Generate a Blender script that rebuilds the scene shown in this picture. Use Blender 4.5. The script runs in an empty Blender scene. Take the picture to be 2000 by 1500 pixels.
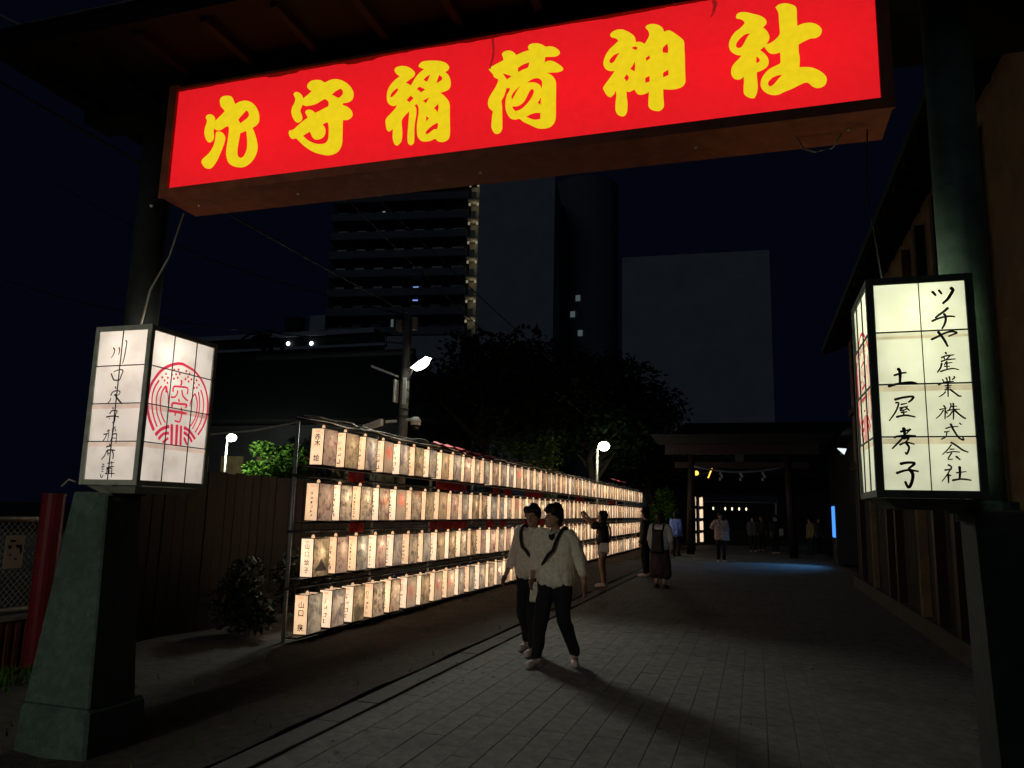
import bpy, bmesh, math, random
import numpy as np
from mathutils import Vector, Matrix, noise as mnoise
R = math.radians
random.seed(7)
scene = bpy.context.scene
COL = scene.collection
# ------------------------------------------------------------------ camera
cam = bpy.data.cameras.new('camera'); camo = bpy.data.objects.new('camera', cam); COL.objects.link(camo)
cam.sensor_width = 36; cam.lens = 36*1490/2000; cam.clip_end = 2000; cam.clip_start = .05
M = Matrix(((0.95358,0.02702,0.29994,0),(0.30022,-0.16336,-0.93978,0),(0.02360,0.98620,-0.16389,1.6),(0,0,0,1)))
q = M.to_quaternion().normalized()
camo.matrix_world = Matrix.Translation((0,0,1.6)) @ q.to_matrix().to_4x4()
scene.camera = camo
# ------------------------------------------------------------------ night sky, city glow
w = bpy.data.worlds.new('World'); scene.world = w; w.use_nodes = True
bg = w.node_tree.nodes['Background']
sky = w.node_tree.nodes.new('ShaderNodeTexSky'); sky.sky_type = 'NISHITA'; sky.sun_disc = False
sky.sun_elevation = R(-9); sky.sun_rotation = R(200)
SKYMIX = w.node_tree.nodes.new('ShaderNodeMixRGB'); SKYMIX.blend_type = 'ADD'; SKYMIX.inputs[0].default_value = 1
SKYMIX.inputs[2].default_value = (.0009,.0014,.0042,1)
w.node_tree.links.new(sky.outputs[0], SKYMIX.inputs[1])
w.node_tree.links.new(SKYMIX.outputs[0], bg.inputs[0]); bg.inputs[1].default_value = 1.0
MOON = .062
sl = bpy.data.lights.new('city_glow','SUN'); sl.energy = MOON; sl.color = (.62,.80,1.0); sl.angle = R(25)
so = bpy.data.objects.new('city_glow', sl); COL.objects.link(so); so.rotation_euler = (R(62),0,R(-12))
def lamp(name, kind, loc, energy, color, parent=None, radius=.1, rot=None, spot=None, blend=.6, size=None):
    l = bpy.data.lights.new(name, kind); l.energy = energy; l.color = color
    if kind in ('POINT','SPOT'): l.shadow_soft_size = radius
    if kind == 'SPOT': l.spot_size = spot; l.spot_blend = blend
    if kind == 'AREA': l.shape = 'RECTANGLE'; l.size, l.size_y = size
    o = bpy.data.objects.new(name, l); COL.objects.link(o); o.location = loc
    if rot is not None: o.rotation_euler = rot
    if parent is not None:
        o.parent = parent; o.location = Vector(loc) - parent.location
    return o
def aim(o, target, world):
    d = Vector(target) - Vector(world); o.rotation_euler = d.to_track_quat('-Z','Y').to_euler()
# the street lamp that stands behind the photographer
sb = lamp('street_lamp_light','SPOT',(-4.7,-4.6,3.3),430,(1.0,.92,.74),radius=.15,spot=R(56),blend=1.0); aim(sb,(-3.45,4.1,.75),(-4.7,-4.6,3.3))
scene.view_settings.view_transform = 'Standard'; scene.view_settings.look = 'None'
scene.view_settings.exposure = 0; scene.view_settings.gamma = 1
scene.render.engine = 'CYCLES'
scene.cycles.use_denoising = True; scene.cycles.max_bounces = 8; scene.cycles.diffuse_bounces = 4
scene.cycles.sample_clamp_indirect = 4.0; scene.cycles.use_light_tree = True
scene.cycles.caustics_reflective = False; scene.cycles.caustics_refractive = False
# ------------------------------------------------------------------ materials
def mat(name, base, var=.25, scale=6, rough=.75, detail=4, bump=0, bscale=None, metal=0, tint=None, rnd=0, spec=.3, patch=None, world=False):
    m = bpy.data.materials.new(name); m.use_nodes = True; nt = m.node_tree; N = nt.nodes; L = nt.links
    b = N['Principled BSDF']; b.inputs['Roughness'].default_value = rough; b.inputs['Metallic'].default_value = metal
    b.inputs['Specular IOR Level'].default_value = spec
    tc = N.new('ShaderNodeTexCoord'); nz = N.new('ShaderNodeTexNoise'); nz.inputs['Scale'].default_value = scale; nz.inputs['Detail'].default_value = detail
    nz.inputs['Roughness'].default_value = .65
    L.new(tc.outputs['Object'], nz.inputs['Vector'])
    cr = N.new('ShaderNodeValToRGB'); e = cr.color_ramp.elements
    t = tint or base
    e[0].position = .3; e[1].position = .72
    e[0].color = (*[c*(1-var) for c in base],1); e[1].color = (*[min(1,c*(1+var)) for c in t],1)
    L.new(nz.outputs['Fac'], cr.inputs[0]); out = cr.outputs[0]
    if rnd:
        oi = N.new('ShaderNodeObjectInfo'); hs = N.new('ShaderNodeHueSaturation'); mr = N.new('ShaderNodeMapRange')
        mr.inputs['To Min'].default_value = 1-rnd; mr.inputs['To Max'].default_value = 1+rnd
        L.new(oi.outputs['Random'], mr.inputs['Value']); L.new(mr.outputs[0], hs.inputs['Value']); L.new(out, hs.inputs['Color']); out = hs.outputs[0]
    for (pc,ps,lo,hi,am) in (patch or []):
        n3 = N.new('ShaderNodeTexNoise'); n3.inputs['Scale'].default_value = ps; n3.inputs['Detail'].default_value = 8; n3.inputs['Roughness'].default_value = .7
        if world: L.new(N.new('ShaderNodeNewGeometry').outputs['Position'], n3.inputs['Vector'])
        else: L.new(tc.outputs['Object'], n3.inputs['Vector'])
        r3 = N.new('ShaderNodeMapRange'); r3.inputs['From Min'].default_value = lo; r3.inputs['From Max'].default_value = hi; r3.inputs['To Max'].default_value = am; L.new(n3.outputs['Fac'], r3.inputs['Value'])
        m3 = N.new('ShaderNodeMixRGB'); m3.inputs[2].default_value = (*pc,1); L.new(r3.outputs[0], m3.inputs[0]); L.new(out, m3.inputs[1]); out = m3.outputs[0]
    L.new(out, b.inputs['Base Color'])
    if bump:
        n2 = N.new('ShaderNodeTexNoise'); n2.inputs['Scale'].default_value = bscale or scale*6; n2.inputs['Detail'].default_value = 5
        L.new(tc.outputs['Object'], n2.inputs['Vector'])
        bp = N.new('ShaderNodeBump'); bp.inputs['Strength'].default_value = bump; bp.inputs['Distance'].default_value = .01
        L.new(n2.outputs['Fac'], bp.inputs['Height']); L.new(bp.outputs[0], b.inputs['Normal'])
    return m
def emit(name, col, strength):
    m = bpy.data.materials.new(name); m.use_nodes = True; nt = m.node_tree; nt.nodes.clear()
    e = nt.nodes.new('ShaderNodeEmission'); e.inputs[0].default_value = (*col,1); e.inputs[1].default_value = strength
    o = nt.nodes.new('ShaderNodeOutputMaterial'); nt.links.new(e.outputs[0], o.inputs[0]); return m
def paper(name, col, glow, trans=.6, ink=None, seed=0, mottle=.12, mscale=14, glowcol=None, fold=False, smin=0, blotch=None):
    """lit paper: translucent sheet with the glow of the light diffused inside it; ink = picture washed on the sheet"""
    m = bpy.data.materials.new(name); m.use_nodes = True; nt = m.node_tree; N = nt.nodes; L = nt.links; N.clear()
    tc = N.new('ShaderNodeTexCoord'); oi = N.new('ShaderNodeObjectInfo')
    def noise4(scale, off, det=4):
        n = N.new('ShaderNodeTexNoise'); n.noise_dimensions = '4D'; n.inputs['Scale'].default_value = scale; n.inputs['Detail'].default_value = det
        mm = N.new('ShaderNodeMath'); mm.operation = 'MULTIPLY_ADD'; mm.inputs[1].default_value = 97.0; mm.inputs[2].default_value = off
        L.new(oi.outputs['Random'], mm.inputs[0]); L.new(mm.outputs[0], n.inputs['W']); L.new(tc.outputs['Object'], n.inputs['Vector']); return n
    n1 = noise4(mscale, seed+1)
    mr = N.new('ShaderNodeMapRange'); mr.inputs['From Min'].default_value = .3; mr.inputs['From Max'].default_value = .7
    mr.inputs['To Min'].default_value = 1-mottle; mr.inputs['To Max'].default_value = 1+mottle*.4; L.new(n1.outputs['Fac'], mr.inputs['Value'])
    mx = N.new('ShaderNodeMixRGB'); mx.blend_type = 'MULTIPLY'; mx.inputs[0].default_value = 1; mx.inputs[1].default_value = (*col,1)
    cmb = N.new('ShaderNodeCombineColor'); [L.new(mr.outputs[0], cmb.inputs[i]) for i in range(3)]
    L.new(cmb.outputs[0], mx.inputs[2]); c = mx.outputs[0]
    for k, (icol, sc, lo, hi, amt) in enumerate(ink or []):
        n = noise4(sc*.8, seed+3.7*k+11, 8); n.inputs['Roughness'].default_value = .68; n.inputs['Distortion'].default_value = .6; r = N.new('ShaderNodeMapRange')
        r.inputs['From Min'].default_value = lo; r.inputs['From Max'].default_value = hi; r.inputs['To Max'].default_value = amt; L.new(n.outputs['Fac'], r.inputs['Value'])
        m2 = N.new('ShaderNodeMixRGB'); m2.inputs[2].default_value = (*icol,1); L.new(r.outputs[0], m2.inputs[0]); L.new(c, m2.inputs[1]); c = m2.outputs[0]
    if blotch:
        bc, cy_, cz_, rad = blotch
        mp = N.new('ShaderNodeVectorMath'); mp.operation = 'DISTANCE'; mp.inputs[1].default_value = (0,cy_,cz_); L.new(tc.outputs['Object'], mp.inputs[0])
        nb = noise4(22, 5); ad = N.new('ShaderNodeMath'); ad.operation = 'MULTIPLY_ADD'; ad.inputs[1].default_value = .16
        L.new(nb.outputs['Fac'], ad.inputs[0]); L.new(mp.outputs['Value'], ad.inputs[2])
        r = N.new('ShaderNodeMapRange'); r.inputs['From Min'].default_value = rad+.09; r.inputs['From Max'].default_value = rad*.25+.06; r.inputs['To Max'].default_value = .8; L.new(ad.outputs[0], r.inputs['Value'])
        m2 = N.new('ShaderNodeMixRGB'); m2.inputs[2].default_value = (*bc,1); L.new(r.outputs[0], m2.inputs[0]); L.new(c, m2.inputs[1]); c = m2.outputs[0]
    d = N.new('ShaderNodeBsdfDiffuse'); t = N.new('ShaderNodeBsdfTranslucent'); e = N.new('ShaderNodeEmission'); e.inputs[1].default_value = glow
    ms = N.new('ShaderNodeMixShader'); ms.inputs[0].default_value = trans; ad = N.new('ShaderNodeAddShader'); o = N.new('ShaderNodeOutputMaterial')
    for s in (d,t,e): L.new(c, s.inputs[0])
    L.new(d.outputs[0], ms.inputs[1]); L.new(t.outputs[0], ms.inputs[2]); L.new(ms.outputs[0], ad.inputs[0]); L.new(e.outputs[0], ad.inputs[1]); L.new(ad.outputs[0], o.inputs[0])
    return m
# ------------------------------------------------------------------ mesh builder
class MB:
    def __init__(s): s.v = []; s.f = []
    def add(s, V, F):
        n = len(s.v); s.v += [tuple(p) for p in V]; s.f += [tuple(i+n for i in f) for f in F]; return s
    def box(s, a, b):
        (x0,y0,z0),(x1,y1,z1) = a,b
        return s.add([(x0,y0,z0),(x1,y0,z0),(x1,y1,z0),(x0,y1,z0),(x0,y0,z1),(x1,y0,z1),(x1,y1,z1),(x0,y1,z1)],
                     [(3,2,1,0),(4,5,6,7),(0,1,5,4),(1,2,6,5),(2,3,7,6),(3,0,4,7)])
    def frus(s, a, b, c, d):   # box whose top rectangle (c,d) differs from its bottom (a,b)
        (x0,y0,z0),(x1,y1,_) = a,b; (u0,v0,z1),(u1,v1,_) = c,d
        return s.add([(x0,y0,z0),(x1,y0,z0),(x1,y1,z0),(x0,y1,z0),(u0,v0,z1),(u1,v0,z1),(u1,v1,z1),(u0,v1,z1)],
                     [(3,2,1,0),(4,5,6,7),(0,1,5,4),(1,2,6,5),(2,3,7,6),(3,0,4,7)])
    def quad(s, *p): return s.add(p, [tuple(range(len(p)))])
    def tube(s, pts, r, n=8, cap=True):
        P = [Vector(p) for p in pts]; rr = r if isinstance(r,(list,tuple)) else [r]*len(P); V = []; up = None
        for i, p in enumerate(P):
            t = (P[min(i+1,len(P)-1)]-P[max(i-1,0)]).normalized()
            if up is None: up = Vector((0,0,1)) if abs(t.z) < .9 else Vector((1,0,0))
            a = t.cross(up)
            if a.length < 1e-4: a = t.orthogonal()
            a.normalize(); b = t.cross(a); up = -b if False else up
            for k in range(n):
                th = 2*math.pi*k/n; V.append(p + a*math.cos(th)*rr[i] + b*math.sin(th)*rr[i])
        F = [(i*n+k, i*n+(k+1)%n, (i+1)*n+(k+1)%n, (i+1)*n+k) for i in range(len(P)-1) for k in range(n)]
        if cap: F += [tuple(range(n-1,-1,-1)), tuple(range((len(P)-1)*n, len(P)*n))]
        return s.add(V, F)
    def ball(s, c, r, n=10, m=7):
        r = r if isinstance(r,(tuple,list)) else (r,r,r); V = []; F = []
        for i in range(m+1):
            ph = math.pi*i/m
            for k in range(n):
                th = 2*math.pi*k/n
                V.append((c[0]+r[0]*math.sin(ph)*math.cos(th), c[1]+r[1]*math.sin(ph)*math.sin(th), c[2]+r[2]*math.cos(ph)))
        for i in range(m):
            for k in range(n): F.append((i*n+k,(i+1)*n+k,(i+1)*n+(k+1)%n,i*n+(k+1)%n))
        return s.add(V,F)
    def build(s, name, m, parent=None, origin=None, smooth=False, bevel=0):
        me = bpy.data.meshes.new(name)
        o0 = Vector(origin) if origin is not None else (world_of(parent) if parent is not None else Vector())
        me.from_pydata([tuple(Vector(p)-o0) for p in s.v], [], s.f); me.validate()
        if bevel:
            bm = bmesh.new(); bm.from_mesh(me); bmesh.ops.bevel(bm, geom=bm.edges[:], offset=bevel, segments=1, affect='EDGES', profile=.5, clamp_overlap=True); bm.to_mesh(me); bm.free()
        bm = bmesh.new(); bm.from_mesh(me); bmesh.ops.recalc_face_normals(bm, faces=bm.faces); bm.to_mesh(me); bm.free()
        me.materials.append(m)
        if smooth: me.polygons.foreach_set('use_smooth', [True]*len(me.polygons))
        return link(name, me, parent, origin)
def world_of(o):
    v = Vector()
    while o is not None: v += o.location; o = o.parent
    return v
def link(name, me, parent=None, origin=None):
    o = bpy.data.objects.new(name, me); COL.objects.link(o)
    if parent is not None: o.parent = parent
    elif origin is not None: o.location = origin
    return o
def thing(name, label, cat, loc=(0,0,0), group=None):
    o = bpy.data.objects.new(name, None); COL.objects.link(o); o.location = loc; o.empty_display_size = .2
    return tag(o, label, cat, group)
def tag(o, label, cat, group=None):
    o['label'] = label; o['category'] = cat
    if group: o['group'] = group
    return o
def kind(o, k): o['kind'] = k; return o
def copy_tree(o, parent=None):
    c = o.copy(); COL.objects.link(c)
    if parent is not None: c.parent = parent
    for ch in list(o.children): copy_tree(ch, c)
    return c
ONES = 'first second third fourth fifth sixth seventh eighth ninth tenth eleventh twelfth thirteenth fourteenth fifteenth sixteenth seventeenth eighteenth nineteenth'.split()
TENS = {2:'twenty',3:'thirty',4:'forty',5:'fifty'}
def ordinal(n):
    if n < 20: return ONES[n-1]
    t, u = divmod(n,10); return TENS[t][:-1]+'ieth' if u == 0 else TENS[t]+'-'+ONES[u-1]
def ribbon(mb, pts, wid, plane, k=0, taper=.45):
    """flat brush stroke: pts (a,b) in the sheet, plane(a,b,h) -> point; each stroke a hair above the last"""
    P = [Vector(p) for p in pts]
    if len(P) > 2:
        Q = []
        for i in range(len(P)-1):
            p0,p1,p2,p3 = P[max(i-1,0)],P[i],P[i+1],P[min(i+2,len(P)-1)]
            for t in (0,.25,.5,.75):
                Q.append(.5*((2*p1)+(p2-p0)*t+(2*p0-5*p1+4*p2-p3)*t*t+(3*p1-p0-3*p2+p3)*t**3))
        P = Q+[P[-1]]
    n = len(P); A = []; B = []
    for i,p in enumerate(P):
        t = P[min(i+1,n-1)]-P[max(i-1,0)]
        if t.length < 1e-9: t = Vector((1,0))
        t.normalize(); nn = Vector((-t.y,t.x)); f = i/(n-1)
        ww = wid*.5*(1.12-.2*math.sin(f*math.pi)-(1-taper)*max(0,f-.65)/.35*.8)
        A.append(plane(*(p+nn*ww),k)); B.append(plane(*(p-nn*ww),k))
    a0 = P[0]-(P[1]-P[0]).normalized()*wid*.35
    mb.add([plane(*a0,k)]+A+B, [(0,1,n+1)]+[(1+i,2+i,n+2+i,n+1+i) for i in range(n-1)])
GLYPHS=[[[-3427,4321,-3424,4342,-3406,4355,-3373,4355,-3344,4348,-3326,4334,-3312,4308,-3298,4281,-3273,4292,-3237,4297,-3204,4292,-3170,4276,-3137,4248,-3116,4218,-3102,4189,-3094,4154,-3094,4125,-3106,4106,-3125,4094,-3143,4087,-3129,4063,-3109,4019,-3094,3975,-3088,3942,-3090,3909,-3105,3870,-3129,3840,-3163,3819,-3195,3812,-3232,3817,-3270,3830,-3304,3853,-3323,3884,-3335,3923,-3337,3969,-3333,4023,-3330,4073,-3331,4107,-3340,4127,-3359,4124,-3382,4112,-3409,4105,-3436,4112,-3452,4126,-3455,4107,-3449,4077,-3448,4051,-3458,4033,-3479,4026,-3499,4037,-3518,4065,-3531,4105,-3529,4143,-3520,4176,-3520,4195,-3531,4216,-3524,4232,-3501,4237,-3476,4227,-3457,4208,-3448,4181,-3424,4201,-3398,4223,-3378,4243,-3397,4263,-3416,4285],[-3202,4222,-3186,4207,-3179,4187,-3185,4169,-3209,4153,-3242,4133,-3263,4163,-3236,4191],[-3190,4072,-3181,4032,-3174,3986,-3173,3944,-3181,3912,-3193,3891,-3215,3881,-3237,3896,-3246,3929,-3245,3978,-3240,4019,-3237,4061,-3214,4066],[-3435,4088,-3429,4097,-3408,4097,-3381,4084,-3363,4065,-3353,4039,-3359,4001,-3371,3965,-3386,3925,-3401,3890,-3421,3859,-3442,3838,-3470,3834,-3500,3847,-3524,3875,-3532,3895,-3521,3915,-3486,3940,-3461,3968,-3443,4004,-3436,4045]],[[-2741,4326,-2734,4346,-2711,4361,-2672,4361,-2636,4351,-2611,4333,-2579,4342,-2545,4346,-2511,4339,-2476,4323,-2440,4297,-2413,4267,-2394,4233,-2390,4205,-2397,4181,-2415,4168,-2440,4164,-2465,4165,-2465,4151,-2438,4139,-2412,4119,-2393,4093,-2389,4068,-2401,4052,-2423,4043,-2457,4046,-2455,4001,-2453,3949,-2451,3893,-2459,3859,-2480,3830,-2517,3817,-2559,3818,-2606,3832,-2655,3852,-2709,3887,-2751,3922,-2795,3965,-2819,3964,-2843,3981,-2856,4012,-2851,4029,-2823,4031,-2792,4054,-2755,4081,-2719,4101,-2732,4123,-2742,4141,-2732,4155,-2708,4155,-2683,4143,-2666,4126,-2633,4137,-2600,4149,-2571,4159,-2570,4179,-2578,4198,-2602,4214,-2625,4206,-2663,4189,-2706,4184,-2741,4186,-2766,4199,-2773,4180,-2780,4157,-2767,4130,-2760,4104,-2766,4085,-2789,4075,-2812,4087,-2834,4119,-2848,4158,-2843,4195,-2829,4222,-2825,4250,-2840,4281,-2835,4295,-2818,4298,-2792,4284,-2773,4263,-2765,4243,-2734,4263,-2703,4287,-2728,4303],[-2489,4271,-2473,4254,-2470,4233,-2483,4215,-2500,4207,-2524,4221,-2551,4237,-2526,4256],[-2567,4047,-2558,4011,-2555,3971,-2556,3931,-2570,3907,-2599,3901,-2642,3908,-2682,3926,-2714,3948,-2745,3977,-2717,3991,-2696,3999,-2686,3981,-2671,3954,-2649,3938,-2623,3936,-2598,3943,-2582,3963,-2580,3994,-2590,4018,-2604,4036,-2588,4044]],[[-2108,4338,-2097,4355,-2070,4360,-2038,4355,-2006,4340,-1978,4317,-1963,4293,-1969,4274,-1993,4258,-2025,4239,-2005,4226,-1987,4214,-1976,4235,-1957,4265,-1932,4292,-1902,4311,-1920,4321,-1939,4333,-1939,4346,-1924,4362,-1891,4366,-1838,4359,-1790,4347,-1754,4327,-1734,4301,-1737,4280,-1758,4268,-1735,4243,-1721,4208,-1718,4173,-1727,4150,-1751,4139,-1785,4133,-1758,4109,-1731,4075,-1719,4043,-1716,3974,-1712,3910,-1710,3846,-1720,3816,-1750,3804,-1784,3811,-1807,3834,-1836,3823,-1880,3823,-1906,3836,-1925,3862,-1932,3906,-1933,3949,-1927,4005,-1926,4043,-1933,4068,-1943,4082,-1955,4074,-1943,4050,-1941,4015,-1947,3964,-1949,3921,-1947,3856,-1949,3822,-1968,3809,-1987,3825,-1994,3863,-1994,3914,-1992,3970,-1990,4040,-2012,4021,-2033,3998,-2039,3977,-2034,3933,-2030,3885,-2034,3846,-2051,3825,-2066,3821,-2082,3835,-2095,3872,-2097,3911,-2097,3937,-2112,3926,-2127,3922,-2142,3943,-2149,3975,-2151,4006,-2137,4026,-2112,4049,-2090,4072,-2077,4094,-2105,4092,-2133,4109,-2149,4138,-2152,4183,-2144,4217,-2123,4249,-2097,4272,-2068,4290,-2092,4309],[-2076,4206,-2077,4193,-2096,4170,-2117,4154,-2127,4157,-2123,4176,-2102,4199,-2082,4209],[-1857,4267,-1868,4244,-1878,4220,-1903,4238,-1886,4256],[-1799,4255,-1779,4239,-1776,4221,-1793,4210,-1815,4202,-1808,4226],[-1930,4198,-1887,4171,-1915,4156,-1946,4183],[-1985,4145,-1965,4124,-1992,4100,-2013,4120],[-1857,4114,-1868,4096,-1880,4078,-1901,4098,-1879,4106],[-1797,4061,-1792,4037,-1798,4004,-1810,4022,-1823,4037],[-1873,3993,-1854,3973,-1873,3955],[-1794,3936,-1791,3917,-1796,3894,-1818,3895,-1843,3879,-1866,3868,-1874,3883,-1857,3902,-1824,3925]],[[-1390,4324,-1382,4338,-1358,4344,-1333,4338,-1312,4322,-1299,4304,-1275,4312,-1246,4319,-1218,4323,-1226,4341,-1219,4357,-1199,4363,-1166,4358,-1138,4345,-1116,4328,-1090,4326,-1062,4315,-1038,4294,-1028,4275,-1035,4260,-1057,4253,-1089,4257,-1117,4261,-1121,4227,-1100,4233,-1076,4229,-1049,4212,-1021,4188,-1007,4168,-1014,4154,-1040,4150,-1071,4153,-1109,4157,-1083,4142,-1063,4120,-1051,4094,-1048,4054,-1048,3955,-1047,3874,-1053,3838,-1074,3812,-1105,3804,-1140,3807,-1172,3820,-1208,3843,-1241,3862,-1269,3887,-1293,3886,-1322,3896,-1343,3924,-1357,3964,-1359,4010,-1352,4051,-1338,4074,-1333,4094,-1355,4098,-1361,4073,-1370,4045,-1384,4020,-1380,3984,-1377,3921,-1375,3841,-1385,3818,-1405,3809,-1425,3819,-1443,3855,-1443,3897,-1441,3938,-1438,3959,-1459,3981,-1470,4010,-1467,4043,-1449,4078,-1426,4113,-1412,4145,-1408,4162,-1436,4182,-1443,4200,-1462,4225,-1472,4239,-1459,4252,-1426,4266,-1379,4284,-1383,4306],[-1381,4199,-1325,4171,-1353,4153,-1365,4171],[-1215,4244,-1223,4211,-1252,4203,-1284,4190,-1287,4218,-1257,4234],[-1228,4112,-1202,4128,-1170,4133,-1146,4123,-1134,4101,-1135,4059,-1147,4084,-1170,4102,-1198,4111],[-1268,4099,-1286,4074,-1301,4047,-1317,4018,-1323,4034,-1314,4057,-1290,4083],[-1189,4065,-1183,4050,-1192,4022,-1211,3992,-1239,3963,-1266,3946,-1295,3941,-1309,3957,-1316,3974,-1291,3970,-1267,3975,-1243,3993,-1228,4019,-1213,4050,-1201,4065],[-1139,4006,-1140,3957,-1159,3973],[-1140,3907,-1141,3868,-1173,3868,-1201,3879,-1227,3895,-1198,3907,-1170,3911]],[[-729,4335,-719,4350,-695,4360,-663,4358,-636,4344,-608,4322,-587,4296,-581,4263,-562,4262,-546,4255,-532,4243,-519,4261,-507,4284,-505,4305,-513,4326,-525,4343,-518,4357,-495,4361,-468,4355,-445,4341,-428,4321,-421,4298,-403,4304,-384,4298,-354,4271,-328,4244,-312,4220,-310,4173,-308,4114,-308,4040,-307,3974,-317,3952,-336,3941,-362,3937,-392,3939,-429,3947,-429,3910,-426,3860,-428,3838,-446,3820,-468,3821,-495,3833,-510,3852,-512,3881,-510,3914,-508,3943,-528,3935,-555,3932,-574,3942,-590,3970,-617,3960,-635,3966,-633,3928,-629,3886,-632,3840,-644,3819,-663,3817,-685,3831,-698,3862,-697,3908,-693,3946,-695,3982,-706,3958,-726,3942,-746,3956,-762,3986,-770,4006,-758,4028,-738,4054,-718,4081,-702,4103,-730,4107,-754,4123,-768,4154,-764,4187,-751,4219,-727,4250,-701,4271,-681,4289,-697,4307,-721,4318],[-673,4214,-689,4192,-705,4164,-721,4153,-732,4163,-731,4179,-707,4203],[-606,4231,-589,4237,-573,4229,-575,4215,-585,4215],[-587,4143,-585,4110,-589,4081,-613,4101,-599,4121],[-633,4072,-621,4049,-633,4026,-649,4051],[-503,4168,-503,4147,-523,4135,-525,4155],[-404,4222,-399,4193,-401,4164,-429,4171,-429,4200],[-400,4062,-398,4029,-429,4019,-429,4047],[-504,4041,-504,4005,-528,4001,-529,4032]],[[-29,4320,-21,4336,-1,4341,25,4336,58,4321,94,4303,117,4284,129,4261,125,4243,110,4228,127,4207,139,4179,140,4154,125,4126,143,4129,168,4143,192,4168,195,4194,193,4240,192,4295,186,4317,177,4336,193,4349,222,4352,250,4343,274,4327,284,4309,284,4257,284,4205,309,4213,341,4214,372,4203,395,4182,405,4158,397,4131,375,4118,348,4119,316,4109,287,4095,286,4054,290,4013,286,3963,314,3960,348,3951,382,3929,408,3901,418,3873,409,3843,388,3830,364,3831,344,3845,328,3865,310,3870,279,3859,240,3843,208,3834,179,3822,151,3823,123,3835,99,3859,88,3891,94,3927,113,3957,138,3979,167,3991,191,4003,193,4034,193,4066,166,4061,141,4069,124,4091,113,4113,102,4105,91,4096,112,4074,129,4044,133,4015,123,3992,99,3977,70,3968,71,3931,73,3881,67,3845,55,3821,41,3821,19,3832,2,3853,0,3888,3,3925,2,3955,-14,3942,-33,3942,-51,3954,-62,3981,-60,4014,-45,4040,-22,4062,-6,4081,-29,4088,-51,4104,-67,4128,-70,4162,-60,4194,-37,4226,-11,4244,14,4269,9,4287,-11,4302,-26,4307],[43,4205,28,4187,13,4160,0,4137,-15,4127,-30,4134,-33,4149,-23,4171,3,4196,22,4205],[71,4063,83,4050,88,4037,82,4027,69,4023],[199,3933,183,3917,164,3895,146,3878,132,3877,125,3893,133,3910,154,3927,180,3934]]]
LEFT=[[6,[-4119,2625,-4106,2610,-4109,2586,-4127,2556]],[6,[-4071,2626,-4064,2605,-4068,2573]],[6,[-4021,2670,-4010,2659,-4013,2606,-4017,2557,-4026,2512]],[6,[-4112,2447,-4097,2420,-4084,2404,-4062,2400,-4037,2403,-4027,2428,-4016,2463,-4035,2472,-4063,2469,-4094,2459]],[6,[-4065,2357,-4058,2341]],[5,[-4095,2297,-4087,2317,-4065,2327,-4035,2328,-4021,2319,-4026,2307,-4039,2295]],[8,[-4062,2305,-4037,2276,-3993,2238]],[5,[-4093,2279,-4097,2264,-4114,2245]],[6,[-4067,2215,-4061,2205]],[5,[-4087,2174,-4072,2194,-4043,2196,-4027,2190,-4037,2170,-4038,2146,-4039,2122,-4048,2110,-4059,2119]],[6,[-4112,2153,-4076,2158,-4038,2158,-4007,2151]],[5,[-4085,2145,-4082,2138]],[5,[-4076,2068,-4086,2061,-4092,2054]],[5,[-4119,2036,-4094,2041,-4082,2044]],[5,[-4094,2041,-4103,2014,-4121,1990]],[4,[-4076,2068,-4078,2017,-4078,1986]],[5,[-4028,2086,-4043,2071,-4055,2064]],[5,[-4042,2064,-4038,2054]],[5,[-4026,2071,-4020,2057]],[4,[-4042,2037,-4048,2017,-4057,1986]],[5,[-4042,2037,-4013,2040,-4009,2013,-4008,1976]],[4,[-4045,2012,-4013,2011]],[6,[-4059,1973,-4053,1959]],[6,[-4084,1952,-4070,1957,-4040,1959]],[6,[-4078,1929,-4045,1934,-4006,1930]],[5,[-4076,1929,-4091,1895,-4115,1870]],[6,[-4032,1932,-4019,1902,-4020,1872]],[4,[-4069,1909,-4055,1912,-4050,1909]],[5,[-4070,1929,-4061,1895]],[5,[-4100,1841,-4086,1834]],[5,[-4104,1821,-4081,1826]],[4,[-4102,1806,-4083,1809]],[4,[-4099,1791,-4085,1793]],[4,[-4106,1774,-4106,1761,-4096,1752,-4087,1761,-4086,1772]],[4,[-4058,1845,-4004,1852]],[4,[-4047,1858,-4042,1821]],[4,[-4026,1858,-4019,1821]],[5,[-4062,1814,-4034,1823,-4002,1823]],[4,[-4058,1811,-4057,1778]],[5,[-4055,1808,-4020,1813,-4016,1781,-4014,1753]],[5,[-4068,1778,-4028,1780,-3990,1778]],[4,[-4042,1821,-4036,1778]],[4,[-4055,1794,-4020,1796]]]
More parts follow.
